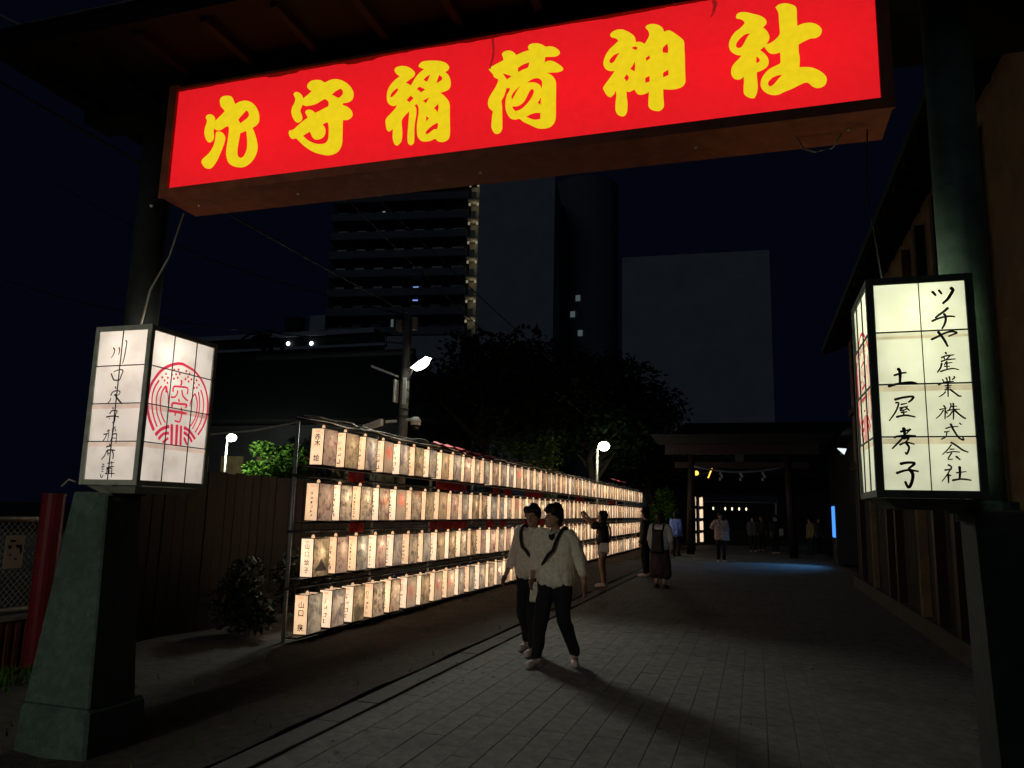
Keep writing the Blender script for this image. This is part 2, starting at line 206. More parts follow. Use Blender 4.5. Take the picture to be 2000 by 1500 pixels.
CREST=[[18,[4113,2076,4072,2136,4046,2192,4035,2249,4037,2304,4050,2366,4082,2422,4130,2482,4201,2529,4276,2557,4330,2563]],[15,[4323,2564,4372,2554,4437,2538,4499,2505,4556,2454,4594,2394,4613,2331,4618,2266,4611,2210,4583,2142,4540,2085]],[11,[4115,2409,4085,2358,4071,2300,4076,2241,4089,2192,4114,2141,4141,2100]],[10,[4145,2377,4119,2335,4110,2283,4117,2233,4134,2180,4177,2116]],[10,[4182,2383,4156,2341,4148,2284,4155,2229,4174,2180,4212,2136]],[9,[4183,2378,4206,2344,4218,2304,4222,2266]],[18,[4184,2379,4193,2361,4194,2340]],[9,[4473,2376,4449,2342,4436,2306,4433,2276]],[10,[4477,2371,4501,2325,4508,2277,4501,2216,4479,2170,4449,2132]],[10,[4507,2391,4526,2329,4531,2260,4518,2199,4479,2121]],[11,[4530,2409,4558,2359,4574,2296,4568,2225,4551,2168,4510,2099]],[20,[4136,2047,4183,2089,4253,2115]],[18,[4167,2022,4206,2059,4256,2068]],[15,[4208,2003,4254,2035]],[20,[4275,2127,4289,1992]],[20,[4324,2130,4333,1986]],[17,[4364,2127,4376,1990]],[19,[4396,2121,4453,2103,4516,2051]],[18,[4400,2088,4451,2064,4487,2029]],[15,[4405,2050,4438,2005]],[14,[4325,2445,4329,2426,4320,2410]],[12,[4256,2357,4254,2380,4265,2394,4324,2401,4392,2402,4395,2359]],[11,[4298,2370,4295,2344,4275,2321,4239,2316]],[12,[4338,2377,4352,2343,4382,2323,4408,2314]],[12,[4316,2311,4325,2293]],[14,[4258,2252,4264,2277,4327,2281,4398,2284,4387,2260]],[14,[4236,2221,4321,2223,4406,2222]],[11,[4347,2255,4358,2223,4349,2164,4330,2155,4296,2160]],[11,[4296,2215,4295,2193]],[13,[4170,2462,4178,2471]],[13,[4139,2433,4146,2442]],[13,[4190,2439,4198,2449]],[13,[4163,2416,4171,2425]],[13,[4191,2404,4198,2413]],[13,[4242,2503,4250,2513]],[13,[4283,2512,4291,2522]],[13,[4359,2516,4367,2526]],[13,[4395,2504,4403,2514]],[13,[4225,2466,4232,2476]],[13,[4263,2476,4271,2486]],[13,[4298,2484,4306,2495]],[13,[4381,2477,4389,2487]],[13,[4247,2442,4255,2452]],[13,[4282,2455,4290,2465]],[13,[4358,2458,4366,2469]],[13,[4392,2447,4400,2457]],[13,[4417,2466,4426,2476]],[13,[4448,2446,4457,2457]],[13,[4470,2468,4479,2478]],[13,[4499,2440,4507,2450]],[13,[4453,2410,4461,2420]],[13,[4480,2417,4489,2427]]]
RIGHT=[[10,[844,2694,852,2683,859,2672]],[9,[872,2699,879,2689,884,2678]],[12,[924,2707,933,2696,921,2673,907,2652,884,2631]],[9,[906,2609,886,2591,866,2577,848,2562]],[8,[834,2547,861,2559,896,2567,920,2567,934,2563]],[9,[887,2580,893,2571,893,2550,886,2528,874,2507]],[8,[826,2457,852,2469,883,2485,908,2492,925,2491,936,2485,920,2478,899,2469]],[10,[857,2493,869,2475,883,2448,894,2419]],[7,[882,2392,886,2382]],[6,[863,2367,883,2375,919,2379]],[5,[874,2367,878,2358]],[5,[900,2375,880,2354]],[6,[861,2348,884,2356,923,2359]],[7,[863,2340,857,2319,841,2295]],[5,[879,2342,873,2329]],[5,[877,2339,909,2342]],[6,[884,2348,884,2309]],[5,[874,2324,897,2324]],[6,[855,2300,883,2309,909,2313,934,2306]],[6,[878,2270,882,2250]],[6,[891,2275,892,2252]],[5,[861,2262,869,2246]],[6,[911,2275,912,2268,900,2259]],[6,[842,2236,864,2246,883,2250,909,2251]],[5,[870,2231,898,2233]],[5,[873,2220,894,2225]],[5,[868,2211,890,2215]],[6,[883,2245,880,2177]],[5,[871,2203,860,2191,841,2178]],[7,[890,2213,909,2196,925,2181,936,2181]],[5,[840,2118,871,2125]],[6,[858,2137,864,2124,860,2072]],[5,[856,2115,842,2094,822,2075]],[5,[865,2110,873,2098]],[5,[887,2147,889,2138,883,2121,875,2110]],[5,[886,2131,915,2133]],[5,[872,2112,899,2118,926,2118]],[6,[899,2147,898,2110,895,2069]],[5,[894,2110,881,2091,866,2080]],[7,[902,2115,922,2093,940,2077,948,2075]],[5,[860,2028,885,2036,913,2037]],[7,[882,2050,893,2020,912,1985,931,1974,928,1987]],[5,[919,2054,927,2044]],[5,[853,2012,876,2015]],[5,[864,2013,861,1993]],[5,[839,1978,862,1990]],[7,[878,1963,901,1947,923,1928,947,1917]],[5,[879,1952,861,1928,838,1905]],[5,[872,1931,892,1932]],[5,[857,1914,884,1920,913,1917]],[5,[878,1914,861,1885,882,1886]],[7,[895,1898,912,1881]],[7,[860,1859,873,1851]],[6,[844,1834,875,1839]],[5,[874,1850,862,1828,851,1810,829,1781]],[7,[858,1815,856,1774]],[5,[862,1812,869,1807]],[5,[891,1822,933,1828]],[9,[906,1850,906,1821,902,1791]],[7,[873,1787,903,1793,928,1792,951,1788]],[8,[655,2287,685,2297,710,2299]],[12,[673,2319,681,2304,678,2248]],[9,[627,2234,671,2246,725,2252,755,2243]],[9,[651,2169,690,2179,732,2182,720,2163,708,2155]],[7,[654,2154,667,2151,652,2111,621,2066]],[6,[677,2145,704,2151]],[6,[670,2128,707,2136]],[6,[684,2130,671,2115,702,2123]],[7,[695,2134,713,2114]],[6,[675,2106,702,2110]],[7,[686,2112,686,2093]],[8,[654,2085,693,2093,736,2084]],[8,[668,2015,714,2025]],[12,[682,2032,686,1996]],[7,[710,2027,692,2004]],[8,[638,1988,676,1996,733,1995]],[8,[688,2000,663,1971,627,1933]],[7,[679,1981,702,1985,686,1964]],[7,[661,1952,690,1964,725,1954]],[8,[688,1962,700,1941,695,1920,687,1908,683,1918]],[10,[659,1862,688,1868,720,1866,706,1851,690,1839]],[9,[640,1818,686,1833,735,1827]],[12,[698,1835,709,1812,702,1775,687,1752,674,1781]]]
# ------------------------------------------------------------------ palette
m_paver = mat('paver_grey',(.17,.165,.152),.45,9,.85,10,1.0,60,rnd=.06,world=True,patch=[((.07,.066,.06),.7,.50,.72,.75),((.30,.29,.27),45,.60,.72,.5),((.05,.047,.043),7,.58,.75,.6)])
m_joint = mat('joint_sand',(.125,.12,.11),.3,30,.95)
m_soil = mat('dark_soil',(.060,.052,.042),.5,11,.95,9,1.0,40,patch=[((.11,.10,.085),60,.60,.70,.7),((.022,.02,.016),1.3,.46,.66,.8)])
m_kerb = mat('kerb_concrete',(.075,.072,.068),.25,5,.85,4,.4,40,rnd=.1)
m_green = mat('green_paint',(.062,.108,.085),.35,16,.7,8,.5,50,patch=[((.14,.15,.125),22,.60,.66,.8),((.035,.05,.035),3,.48,.7,.75),((.10,.055,.03),9,.63,.72,.8)])
m_dgreen = mat('dark_green_frame',(.07,.085,.065),.4,9,.6)
m_brown = mat('brown_frame',(.34,.085,.033),.35,8,.6,5,.2,40)
m_darkwood = mat('dark_wood',(.013,.010,.008),.4,5,.8,5,.3,40,rnd=.25)
m_redwood = mat('red_painted_wood',(.022,.007,.005),.4,6,.6,5,.2,40,rnd=.15)
m_fence = mat('fence_board',(.0065,.005,.004),.45,4,.85,6,.4,30,rnd=.3)
m_steel = mat('grey_steel',(.32,.33,.34),.2,12,.45,metal=.6)
m_black = mat('black_cable',(.015,.015,.016),.3,20,.6)
m_blackmetal = mat('black_metal',(.03,.03,.032),.3,12,.55)
m_white = mat('white_plastic',(.72,.72,.70),.08,10,.45)
m_concrete = mat('pole_concrete',(.15,.135,.12),.25,6,.85,5,.4,40)
m_lacq = mat('lantern_frame_wood',(.075,.055,.04),.35,14,.7,rnd=.2)
m_ink = mat('black_ink',(.02,.014,.018),.2,30,.8)
m_crest = mat('red_ink',(.55,.02,.06),.18,30,.7)
m_redcloth = mat('red_cloth',(.62,.08,.09),.3,6,.8,rnd=.15)
m_plate = paper('worn_red_vinyl',(.55,.10,.085),.012,.62,ink=[((.52,.40,.34),13,.50,.66,.7)],seed=21,mottle=.4)
m_blue = mat('blue_sheet',(.14,.22,.60),.4,12,.6,rnd=.2)
m_leaf = mat('dark_leaf',(.014,.024,.010),.45,3,.95,rnd=.1,spec=.02)
m_leafl = mat('light_leaf',(.07,.15,.022),.4,3,.95,spec=.02)
m_bark = mat('bark',(.05,.04,.03),.4,6,.9,5,.5,30)
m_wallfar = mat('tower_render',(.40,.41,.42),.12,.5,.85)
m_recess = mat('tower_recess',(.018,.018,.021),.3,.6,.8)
m_glass = mat('dark_glass',(.02,.022,.026),.2,1,.15,spec=.5)
m_roof = mat('roof_tile_dark',(.012,.013,.015),.3,2,.7)
m_stone = mat('plaster_brown',(.20,.14,.07),.3,2.5,.9,5,.3,30)
m_rust = mat('corrugated_rust',(.16,.065,.04),.4,5,.8,rnd=.1)
m_rail = mat('galvanised',(.42,.40,.34),.3,14,.5,metal=.3)
m_redpost = mat('red_post_paint',(.20,.015,.02),.3,6,.45)
m_poster = mat('cream_paper',(.62,.54,.40),.15,8,.8)
m_skin = mat('skin',(.42,.24,.16),.12,12,.55)
m_hair = mat('black_hair',(.012,.010,.010),.4,40,.5)
m_cream = mat('cream_jacket',(.86,.78,.62),.22,22,.85,5,.35,60)
m_pink = mat('pale_pink_jacket',(.84,.70,.60),.22,22,.85,5,.35,60)
m_trouser = mat('black_trousers',(.014,.014,.017),.35,9,.85,5,.3,60)
m_shoe = mat('pale_shoe',(.62,.52,.46),.25,20,.7)
m_dshoe = mat('dark_shoe',(.03,.028,.028),.3,20,.7)
m_strap = mat('black_strap',(.014,.012,.012),.3,20,.6)
m_whitecloth = mat('white_shirt',(.60,.58,.55),.12,8,.85,5,.3,60)
m_denim = mat('pale_shorts',(.50,.40,.40),.25,12,.85)
m_brownskirt = mat('dark_brown_skirt',(.055,.035,.035),.35,8,.9)
m_pattern = mat('patterned_shirt',(.34,.06,.04),.5,26,.8,2,tint=(.62,.52,.44))
m_bagblue = mat('light_blue_bag',(.30,.42,.58),.3,14,.7)
m_grey = mat('grey_shirt',(.09,.09,.10),.3,8,.85)
# ------------------------------------------------------------------ ground
g = MB(); g.quad((-400,-200,-.012),(400,-200,-.012),(400,800,-.012),(-400,800,-.012)); kind(g.build('ground', m_soil),'structure')
g = MB(); g.quad((-3.0,-6,-.006),(2.9,-6,-.006),(2.9,70,-.006),(-3.0,70,-.006)); road = kind(g.build('road', m_joint),'structure')
PW,PL = .20,.40
pav = MB().box((.0016,.0016,-.006),(PW-.0016,PL-.0016,.002))
pv = []
for c in range(29):
    for r in range(-6,150):
        x = -2.96+c*PW; y = r*PL+(c%2)*PL/2; pv.append((max(0,abs(x+.9)-2.2)*1.2+abs(y-6.2)+(9 if y < 3.4 else 0),x,y))
pv.sort()
p0 = pav.build('paver', m_paver, road, bevel=.002); pme = p0.data
for i,(d,x,y) in enumerate(pv[:300]):
    o = p0 if i == 0 else bpy.data.objects.new('paver', pme)
    if i: COL.objects.link(o); o.parent = road
    o.location = (x,y,random.uniform(-.0015,.0015)); o.rotation_euler = (random.uniform(-.003,.003),random.uniform(-.004,.004),0)
rest = MB()
for d,x,y in pv[300:]:
    z = random.uniform(-.0015,.0015); rest.box((x+.0016,y+.0016,-.006+z),(x+PW-.0016,y+PL-.0016,.002+z))
kind(rest.build('paver_field', m_paver, road),'stuff')
ks = thing('kerb_strip','',''); del ks['label'], ks['category']; kind(ks,'structure')
k0 = None
for i in range(60):
    y = 2.4+i*.6
    if k0 is None: k0 = MB().box((-3.22,0,-.01),(-3.006,.596,.012)).build('kerb_stone', m_kerb, ks, bevel=.006); o = k0
    else: o = bpy.data.objects.new('kerb_stone', k0.data); COL.objects.link(o); o.parent = ks
    o.location = (random.uniform(-.004,.004), y, random.uniform(-.004,.004))
verge = MB()
nx,ny = 16,110
V = [(-6.55+3.28*i/nx, 2+38*j/ny, .012+.035*mnoise.noise(Vector((i*.5,j*.35,0)))+.05*max(0,(6-i)/6)) for j in range(ny+1) for i in range(nx+1)]
verge.add(V,[(j*(nx+1)+i,j*(nx+1)+i+1,(j+1)*(nx+1)+i+1,(j+1)*(nx+1)+i) for j in range(ny) for i in range(nx)])
kind(verge.build('verge', m_soil, smooth=True),'structure')
gr = MB()   # grass tufts by the low wall and litter of leaves on the verge
for k in range(1050):
    if k < 900: x = random.gauss(-6.25,.14); y = random.uniform(4.6,6.3)
    else: x = random.uniform(-6.4,-3.3); y = random.uniform(3.5,16)
    h = random.uniform(.03,.11) if k < 900 else random.uniform(.008,.03); a = random.uniform(0,6.3); dx,dy = .012*math.cos(a),.012*math.sin(a); lx,ly = random.uniform(-.04,.04),random.uniform(-.04,.04)
    gr.quad((x-dx,y-dy,.0),(x+dx,y+dy,.0),(x+lx,y+ly,h+.05))
kind(gr.build('grass', m_leafl),'stuff')
lt = MB(); rl = random.Random(5)
for k in range(170):
    x = rl.choice((rl.uniform(-3.0,2.2),rl.gauss(-2.9,.2),rl.gauss(1.9,.25))); y = rl.uniform(3.2,16); a = rl.random()*6.28; s_ = rl.uniform(.012,.035); dx,dy = s_*math.cos(a),s_*math.sin(a)
    lt.add([(x-dx,y-dy,.006),(x-dy*.4,y+dx*.4,.012),(x+dx,y+dy,.007),(x+dy*.4,y-dx*.4,.014)],[(0,1,2,3)])
kind(lt.build('leaf_litter', mat('dead_leaf',(.06,.035,.018),.4,20,.8)),'stuff')
# ------------------------------------------------------------------ the gate
m_greenshade = mat('shaded_green_paint',(.016,.02,.018),.4,12,.8,8,.4,50)  # gate green darkened: shade on right pedestal and left post put into colour
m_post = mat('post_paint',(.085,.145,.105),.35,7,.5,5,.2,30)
gate = thing('shrine_gate','dark green gate with roof and steel posts carrying the red lit signboard','gate',(-1.6,4.35,0))
for sx,nm in ((-1,'l'),(1,'r')):
    fx = lambda x: x if sx < 0 else -3.16-x        # mirror about the gate's middle
    a,b = sorted((fx(-4.56),fx(-4.02))); c,d = sorted((fx(-4.53),fx(-4.23)))
    if sx > 0: a,b,c,d = 1.0,1.40,1.0,1.40
    MB().frus((a,4.03,.30),(b,4.42,0),(c,4.2,1.66),(d,4.50,0)).build('pedestal', m_green if sx < 0 else m_greenshade, gate, bevel=.012)
    MB().frus((a-.02,4.0,-.05),(b+.035,4.52,0),(a-.005,4.012,.30),(b+.015,4.50,0)).build('footing', m_green if sx < 0 else m_greenshade, gate, bevel=.02)
    cx = -4.25 if sx < 0 else 1.07
    MB().tube([(cx,4.36,1.6),(cx,4.36,4.55)],.115,20).build('post', m_post if sx > 0 else m_greenshade, gate, smooth=True)  # posts match; left one darkened in colour for the shade there
    MB().tube([(cx,4.36,1.64),(cx,4.36,1.70)],.16,20).build('post_collar', m_green, gate)
m_black_wood = mat('near_black_wood',(.006,.005,.004),.4,5,.9)  # near-black wood of the roof deck, fascia and rafters
ceil = MB().box((-4.95,3.5,4.62),(1.8,5.3,4.68)).build('roof_deck', m_black_wood, gate)
MB().box((-5.0,3.43,4.58),(1.85,3.5,4.72)).build('fascia', m_black_wood, gate)
MB().box((-4.9,4.24,4.495),(1.75,4.48,4.62)).build('cross_beam', m_darkwood, gate)
MB().add([(-5.0,3.4,4.72),(1.85,3.4,4.72),(1.85,5.35,4.72),(-5.0,5.35,4.72),(-5.0,4.35,5.3),(1.85,4.35,5.3)],[(0,1,5,4),(2,3,4,5),(0,4,3),(1,2,5)]).build('tiled_roof', m_roof, gate)
for i in range(13): 
    x = -4.75+i*.51; MB().box((x,3.51,4.555),(x+.05,4.23,4.62)).build('rafter', m_black_wood, gate)
for x in (-4.16,): MB().ball((x,4.245,3.74),.012,8,6).build('bolt', m_white, gate)
# ------------------------------------------------------------------ signboard
sign = thing('signboard','long red backlit signboard with six big yellow brush characters across the gate','sign',(-1.56,4.2,3.66))
X0,X1,Y0,Y1,Z0,Z1 = -3.84,.72,4.0,4.235,3.665,4.49
bx = MB(); bx.box((X0,Y0+.004,Z0),(X1,Y1+.11,Z0+.02)); bx.box((X0,Y0+.004,Z1-.02),(X1,Y1,Z1)); bx.box((X0,Y0+.004,Z0+.021),(X0+.02,Y1,Z1-.021)); bx.box((X1-.02,Y0+.004,Z0+.021),(X1,Y1,Z1-.021)); bx.box((X0+.021,Y1-.015,Z0+.021),(X1-.021,Y1-.002,Z1-.021))
bx.build('sign_box', m_brown, sign)
fr = MB(); fr.box((X0-.01,Y0-.02,Z0-.004),(X1+.01,Y0+.002,3.722)); fr.box((X0-.01,Y0-.02,3.7225),(-3.783,Y0+.002,Z1)); fr.box((.668,Y0-.02,3.7225),(X1+.01,Y0+.002,Z1))
fr.build('sign_frame', m_brown, sign)
def film(name, col, glow, tr):
    m = bpy.data.materials.new(name); m.use_nodes = True; nt = m.node_tree; N = nt.nodes; L = nt.links; N.clear()
    tc = N.new('ShaderNodeTexCoord'); nz = N.new('ShaderNodeTexNoise'); nz.inputs['Scale'].default_value = 26; nz.inputs['Detail'].default_value = 6
    L.new(tc.outputs['Object'], nz.inputs['Vector']); mr = N.new('ShaderNodeMapRange'); mr.inputs['To Min'].default_value = .86; mr.inputs['To Max'].default_value = 1.12; L.new(nz.outputs['Fac'], mr.inputs['Value'])
    hs = N.new('ShaderNodeHueSaturation'); hs.inputs['Color'].default_value = (*col,1); L.new(mr.outputs[0], hs.inputs['Value'])
    e = N.new('ShaderNodeEmission'); e.inputs[1].default_value = glow; t = N.new('ShaderNodeBsdfTranslucent'); h2 = N.new('ShaderNodeHueSaturation'); L.new(hs.outputs[0], h2.inputs['Color']); h2.inputs['Value'].default_value = tr
    d = N.new('ShaderNodeBsdfDiffuse'); d.inputs[0].default_value = (*[c*.12 for c in col],1)
    a = N.new('ShaderNodeAddShader'); a2 = N.new('ShaderNodeAddShader'); o = N.new('ShaderNodeOutputMaterial')
    L.new(hs.outputs[0], e.inputs[0]); L.new(h2.outputs[0], t.inputs[0]); L.new(e.outputs[0], a.inputs[0]); L.new(t.outputs[0], a.inputs[1]); L.new(a.outputs[0], a2.inputs[0]); L.new(d.outputs[0], a2.inputs[1]); L.new(a2.outputs[0], o.inputs[0])
    return m
m_redfilm = film('red_film',(.78,.012,.018),.84,.6); m_yelfilm = film('yellow_film',(.66,.71,.013),.86,.45)
top = []; n = 150
for i in range(n+1):
    x = .669-(4.452)*i/n; k = .5+.5*mnoise.noise(Vector((x*2.3,3,0))); j = mnoise.noise(Vector((x*14,0,7)))
    top.append((x, Y0, 4.452-.018*max(0,k-.3)-.006*j-.012*(abs(x+2.95) < .12)-.012*(abs(x+2.35) < .1)))
pm = MB(); pm.add([(-3.7835,Y0,3.7225),(.6685,Y0,3.7225)]+top,[tuple(range(n+3))]); pm.build('red_panel', m_redfilm, sign)
CHN = ('cave','guard','rice','load','god','shrine')
for gl in GLYPHS:
    cu = bpy.data.curves.new('character','CURVE'); cu.dimensions = '2D'; cu.fill_mode = 'BOTH'; cu.extrude = .0
    for lp in gl:
        P = [Vector((lp[i]/1000,lp[i+1]/1000)) for i in range(0,len(lp),2)]; m_ = len(P); Q = []
        for i in range(m_):
            p0,p1,p2,p3 = P[i-1],P[i],P[(i+1)%m_],P[(i+2)%m_]
            def sharp(a,b,c):
                u,v_ = (b-a),(c-b); return u.length*v_.length > 0 and u.angle(v_) > R(62)
            t1 = (p2-p0)*.5 if not sharp(p0,p1,p2) else (p2-p1)
            t2 = (p3-p1)*.5 if not sharp(p1,p2,p3) else (p2-p1)
            lim = (p2-p1).length*1.1
            for t in (t1,t2):
                if t.length > lim: t.length = lim
            for s_ in (0,.33,.66):
                h00 = 2*s_**3-3*s_**2+1; h10 = s_**3-2*s_**2+s_; h01 = -2*s_**3+3*s_**2; h11 = s_**3-s_**2
                Q.append(h00*p1+h10*t1+h01*p2+h11*t2)
        sp = cu.splines.new('POLY'); sp.points.add(len(Q)-1); sp.use_cyclic_u = True
        for i,qv in enumerate(Q): sp.points[i].co = (qv.x,qv.y,0,1)
    to = bpy.data.objects.new('t',cu); COL.objects.link(to); dg = bpy.context.evaluated_depsgraph_get(); dg.update()
    me = bpy.data.meshes.new_from_object(to.evaluated_get(dg)); bpy.data.objects.remove(to)
    for v_ in me.vertices: v_.co = (v_.co.x-sign.location.x, Y0-.0025-sign.location.y, v_.co.y-sign.location.z)
    me.name = 'character'; me.materials.clear(); me.materials.append(m_yelfilm); link('character', me, sign)
for x in (-3.67,-2.87,-1.57,-.27,.53): MB().ball((x,4.17,3.662),.009,8,6).build('bolt', m_white, sign)
tb = MB().tube([(X0+.12,4.16,4.06),(X1-.12,4.16,4.06)],.014,8); 
for k in range(4):
    lamp('sign_tube','AREA',(-3.27+k*1.135,4.15,4.05),(1.7,1.2,1.3,1.6)[k],(1.0,.97,.9),sign,size=(.95,.04),rot=(R(90),0,0))
cz = MB()
for px_,ln_ in ((-1.452,.20),(-.15,.10),(-.142,.06)):
    ribbon(cz,[(px_,4.44),(px_+.008,4.44-ln_*.5),(px_-.012,4.44-ln_)],.016,lambda a,b,h:(a,Y0-.0040-.0001*h,b),len(cz.v)%7,.2)
cz.build('crease', film('crease_film',(.42,.02,.02),.45,.4), sign)
# ------------------------------------------------------------------ the two big lanterns
m_lframe = mat('lit_green_frame',(.40,.43,.36),.3,9,.6)  # left frame's green lightened in colour for lamp light falling on it
m_crestlit = paper('crest_red_ink',(.62,.035,.085),.55,.6,mottle=.2)
def lantern_big(label, x0, x1, y0, y1, crest_side, strokes, pcol, glow, energy, lcol, m_fr, fat):
    z0,z1 = 1.704,2.776; t = .036
    r = thing('box_lantern', label, 'lantern', ((x0+x1)/2,(y0+y1)/2,z0), 'big paper lanterns on the gate posts')
    f = MB()
    for (a,b) in ((x0,y0),(x1-t,y0),(x0,y1-t),(x1-t,y1-t)): f.box((a,b,z0),(a+t,b+t,z1))
    for z in (z0,z1-t):
        f.box((x0+t,y0+.001,z),(x1-t,y0+t,z+t)); f.box((x0+t,y1-t,z),(x1-t,y1-.001,z+t)); f.box((x0+.001,y0+t,z),(x0+t,y1-t,z+t)); f.box((x1-t,y0+t,z),(x1-.001,y1-t,z+t))
    f.build('frame', m_fr, r, bevel=.003)
    MB().frus((x0+.10,y0+.10,z0-.05),(x1-.10,y1-.10,0),(x0+.03,y0+.03,z0-.002),(x1-.03,y1-.03,0)).build('base', m_fr, r)
    mp = paper(label[:5]+'_paper', pcol, glow, .62, mottle=.22, mscale=7)
    mp2 = paper(label[:5]+'_crest_paper', pcol, glow*1.05, .66, mottle=.26, mscale=7)
    mp3 = paper(label[:5]+'_overlap', tuple(c*f for c,f in zip(pcol,(.80,.70,.66))), glow*.95, .5, mottle=.3, mscale=7)
    cx = x1 if crest_side > 0 else x0
    zs = [z0+t,1.99,2.243,2.5,z1-t]
    for i in range(4):      # each sheet overlaps the one below
        e = .003*i
        pc = MB(); pc.quad((x0+t,y0+.014-e*.3,zs[i]-.0),(x1-t,y0+.014-e*.3,zs[i]),(x1-t,y0+.010-e*.3,zs[i+1]),(x0+t,y0+.010-e*.3,zs[i+1])); pc.build('front_sheet', mp, r)
        pc = MB(); k = -crest_side; pc.quad((cx+k*.014,y0+t,zs[i]),(cx+k*.014,y1-t,zs[i]),(cx+k*.011,y1-t,zs[i+1]),(cx+k*.011,y0+t,zs[i+1])); pc.build('crest_sheet', mp2, r)
    ox = x0 if crest_side > 0 else x1
    MB().quad((ox+crest_side*.012,y0+t,z0+t),(ox+crest_side*.012,y1-t,z0+t),(ox+crest_side*.012,y1-t,z1-t),(ox+crest_side*.012,y0+t,z1-t)).build('side_sheet', mp, r)
    MB().quad((x0+t,y1-.012,z0+t),(x1-t,y1-.012,z0+t),(x1-t,y1-.012,z1-t),(x0+t,y1-.012,z1-t)).build('back_sheet', mp, r)
    for z in (2.243,1.99) if crest_side > 0 else (2.5,2.243,1.99):
        MB().quad((x0+t,y0+.0085,z-.034),(x1-t,y0+.0085,z-.034),(x1-t,y0+.0085,z-.006),(x0+t,y0+.0085,z-.006)).build('overlap_strip', mp3, r)
        MB().quad((cx+k*.0095,y0+t,z-.034),(cx+k*.0095,y1-t,z-.034),(cx+k*.0095,y1-t,z-.006),(cx+k*.0095,y0+t,z-.006)).build('overlap_strip', mp3, r)
    mbx = (x0+x1)/2
    b = MB().box((mbx-.002,y0-.0005,z0+t),(mbx+.002,y0+.006,z1-t)); b.build('lattice_bar', m_blackmetal, r)
    for z in (1.99,2.243,2.5): MB().box((x0+t,y0+.0005,z-.0034),(x1-t,y0+.007,z+.0034)).build('lattice_bar', m_blackmetal, r)
    L = y1-y0
    for u in (1/3,2/3):
        yy = y0+L*u; MB().box(*( ((cx-.006,yy-.002,z0+t),(cx+.0005,yy+.002,z1-t)) if crest_side > 0 else ((cx-.0005,yy-.003,z0+t),(cx+.006,yy+.003,z1-t)))).build('lattice_bar', m_blackmetal, r)
    for z in (1.99,2.243,2.5): MB().box(*( ((cx-.007,y0+t,z-.0034),(cx-.0005,y1-t,z+.0034)) if crest_side > 0 else ((cx+.0005,y0+t,z-.004),(cx+.007,y1-t,z+.004)))).build('lattice_bar', m_blackmetal, r)
    lt = MB()
    for k,(wd,a) in enumerate(strokes):
        ribbon(lt, [(a[i]/1000,a[i+1]/1000) for i in range(0,len(a),2)], wd/1000*fat, lambda u,v,h: (u,y0+.0065-.00006*h,v), k)
    lt.build('lettering', m_ink, r)
    ct = MB(); fl = (lambda y: y) if crest_side > 0 else (lambda y: y0+(y1-y0)*(1-(y-4.0)/.665))
    for k,(wd,a) in enumerate(CREST):
        ribbon(ct, [(fl(a[i]/1000),a[i+1]/1000) for i in range(0,len(a),2)], wd/1000*1.22, lambda u,v,h: (cx+crest_side*(-.008+.00006*h),u,v), k, .8)
    ct.build('crest', m_crestlit, r)
    lamp('bulb','POINT',((x0+x1)/2+crest_side*.03,y0+.24,2.60),energy,lcol,r,radius=.04)
    return r
L1 = lantern_big('white paper box lantern with red round crest on the left gate post',-4.281,-3.805,4.0,4.665,1,LEFT,(.82,.73,.645),.52,2.6,(1.0,.93,.82),m_lframe,1.65)
L2 = lantern_big('greenish white paper box lantern with two columns of writing on the right gate post',.55,1.019,4.0,4.60,-1,RIGHT,(.78,.79,.585),.62,2.5,(.96,1.0,.76),m_dgreen,1.3)
def cable(label, pts, r=.006, m=None, name='cable', sag=0, group=None):
    P = [Vector(p) for p in pts]
    if len(P) == 2:
        P = [P[0].lerp(P[1],t/14)-Vector((0,0,sag*4*(t/14)*(1-t/14))) for t in range(15)]
    o = MB().tube(P, r, 6).build(name, m or m_black, None, origin=P[0], smooth=True); return tag(o, label, 'cable', group)
cable('thin wire drooping from the sign end to the top of the crest lantern',[(-3.82,4.2,3.63),(-3.86,4.15,3.3),(-3.97,4.12,3.05),(-4.0,4.1,2.79)],.007,m_rail)
cable('thin wire running up from the right lantern to the sign',[(.62,4.15,3.64),(.60,4.15,3.3),(.66,4.2,2.79)],.004)
cable('loop of loose wire hanging below the sign right end',[(.28,4.2,3.655),(.30,4.2,3.60),(.36,4.2,3.57),(.45,4.2,3.58),(.50,4.2,3.655)],.005,m_rail)
cable('pale wire crossing the dark corner left of the gate',[(-5.9,4.2,5.58),(-4.75,4.2,5.04)],.010,m_rail,sag=.03)
cable('knotted cord sticking out under the crest lantern',[(-4.29,3.99,1.72),(-4.33,3.97,1.735),(-4.37,3.97,1.70),(-4.385,3.97,1.69)],.006,m_rail)
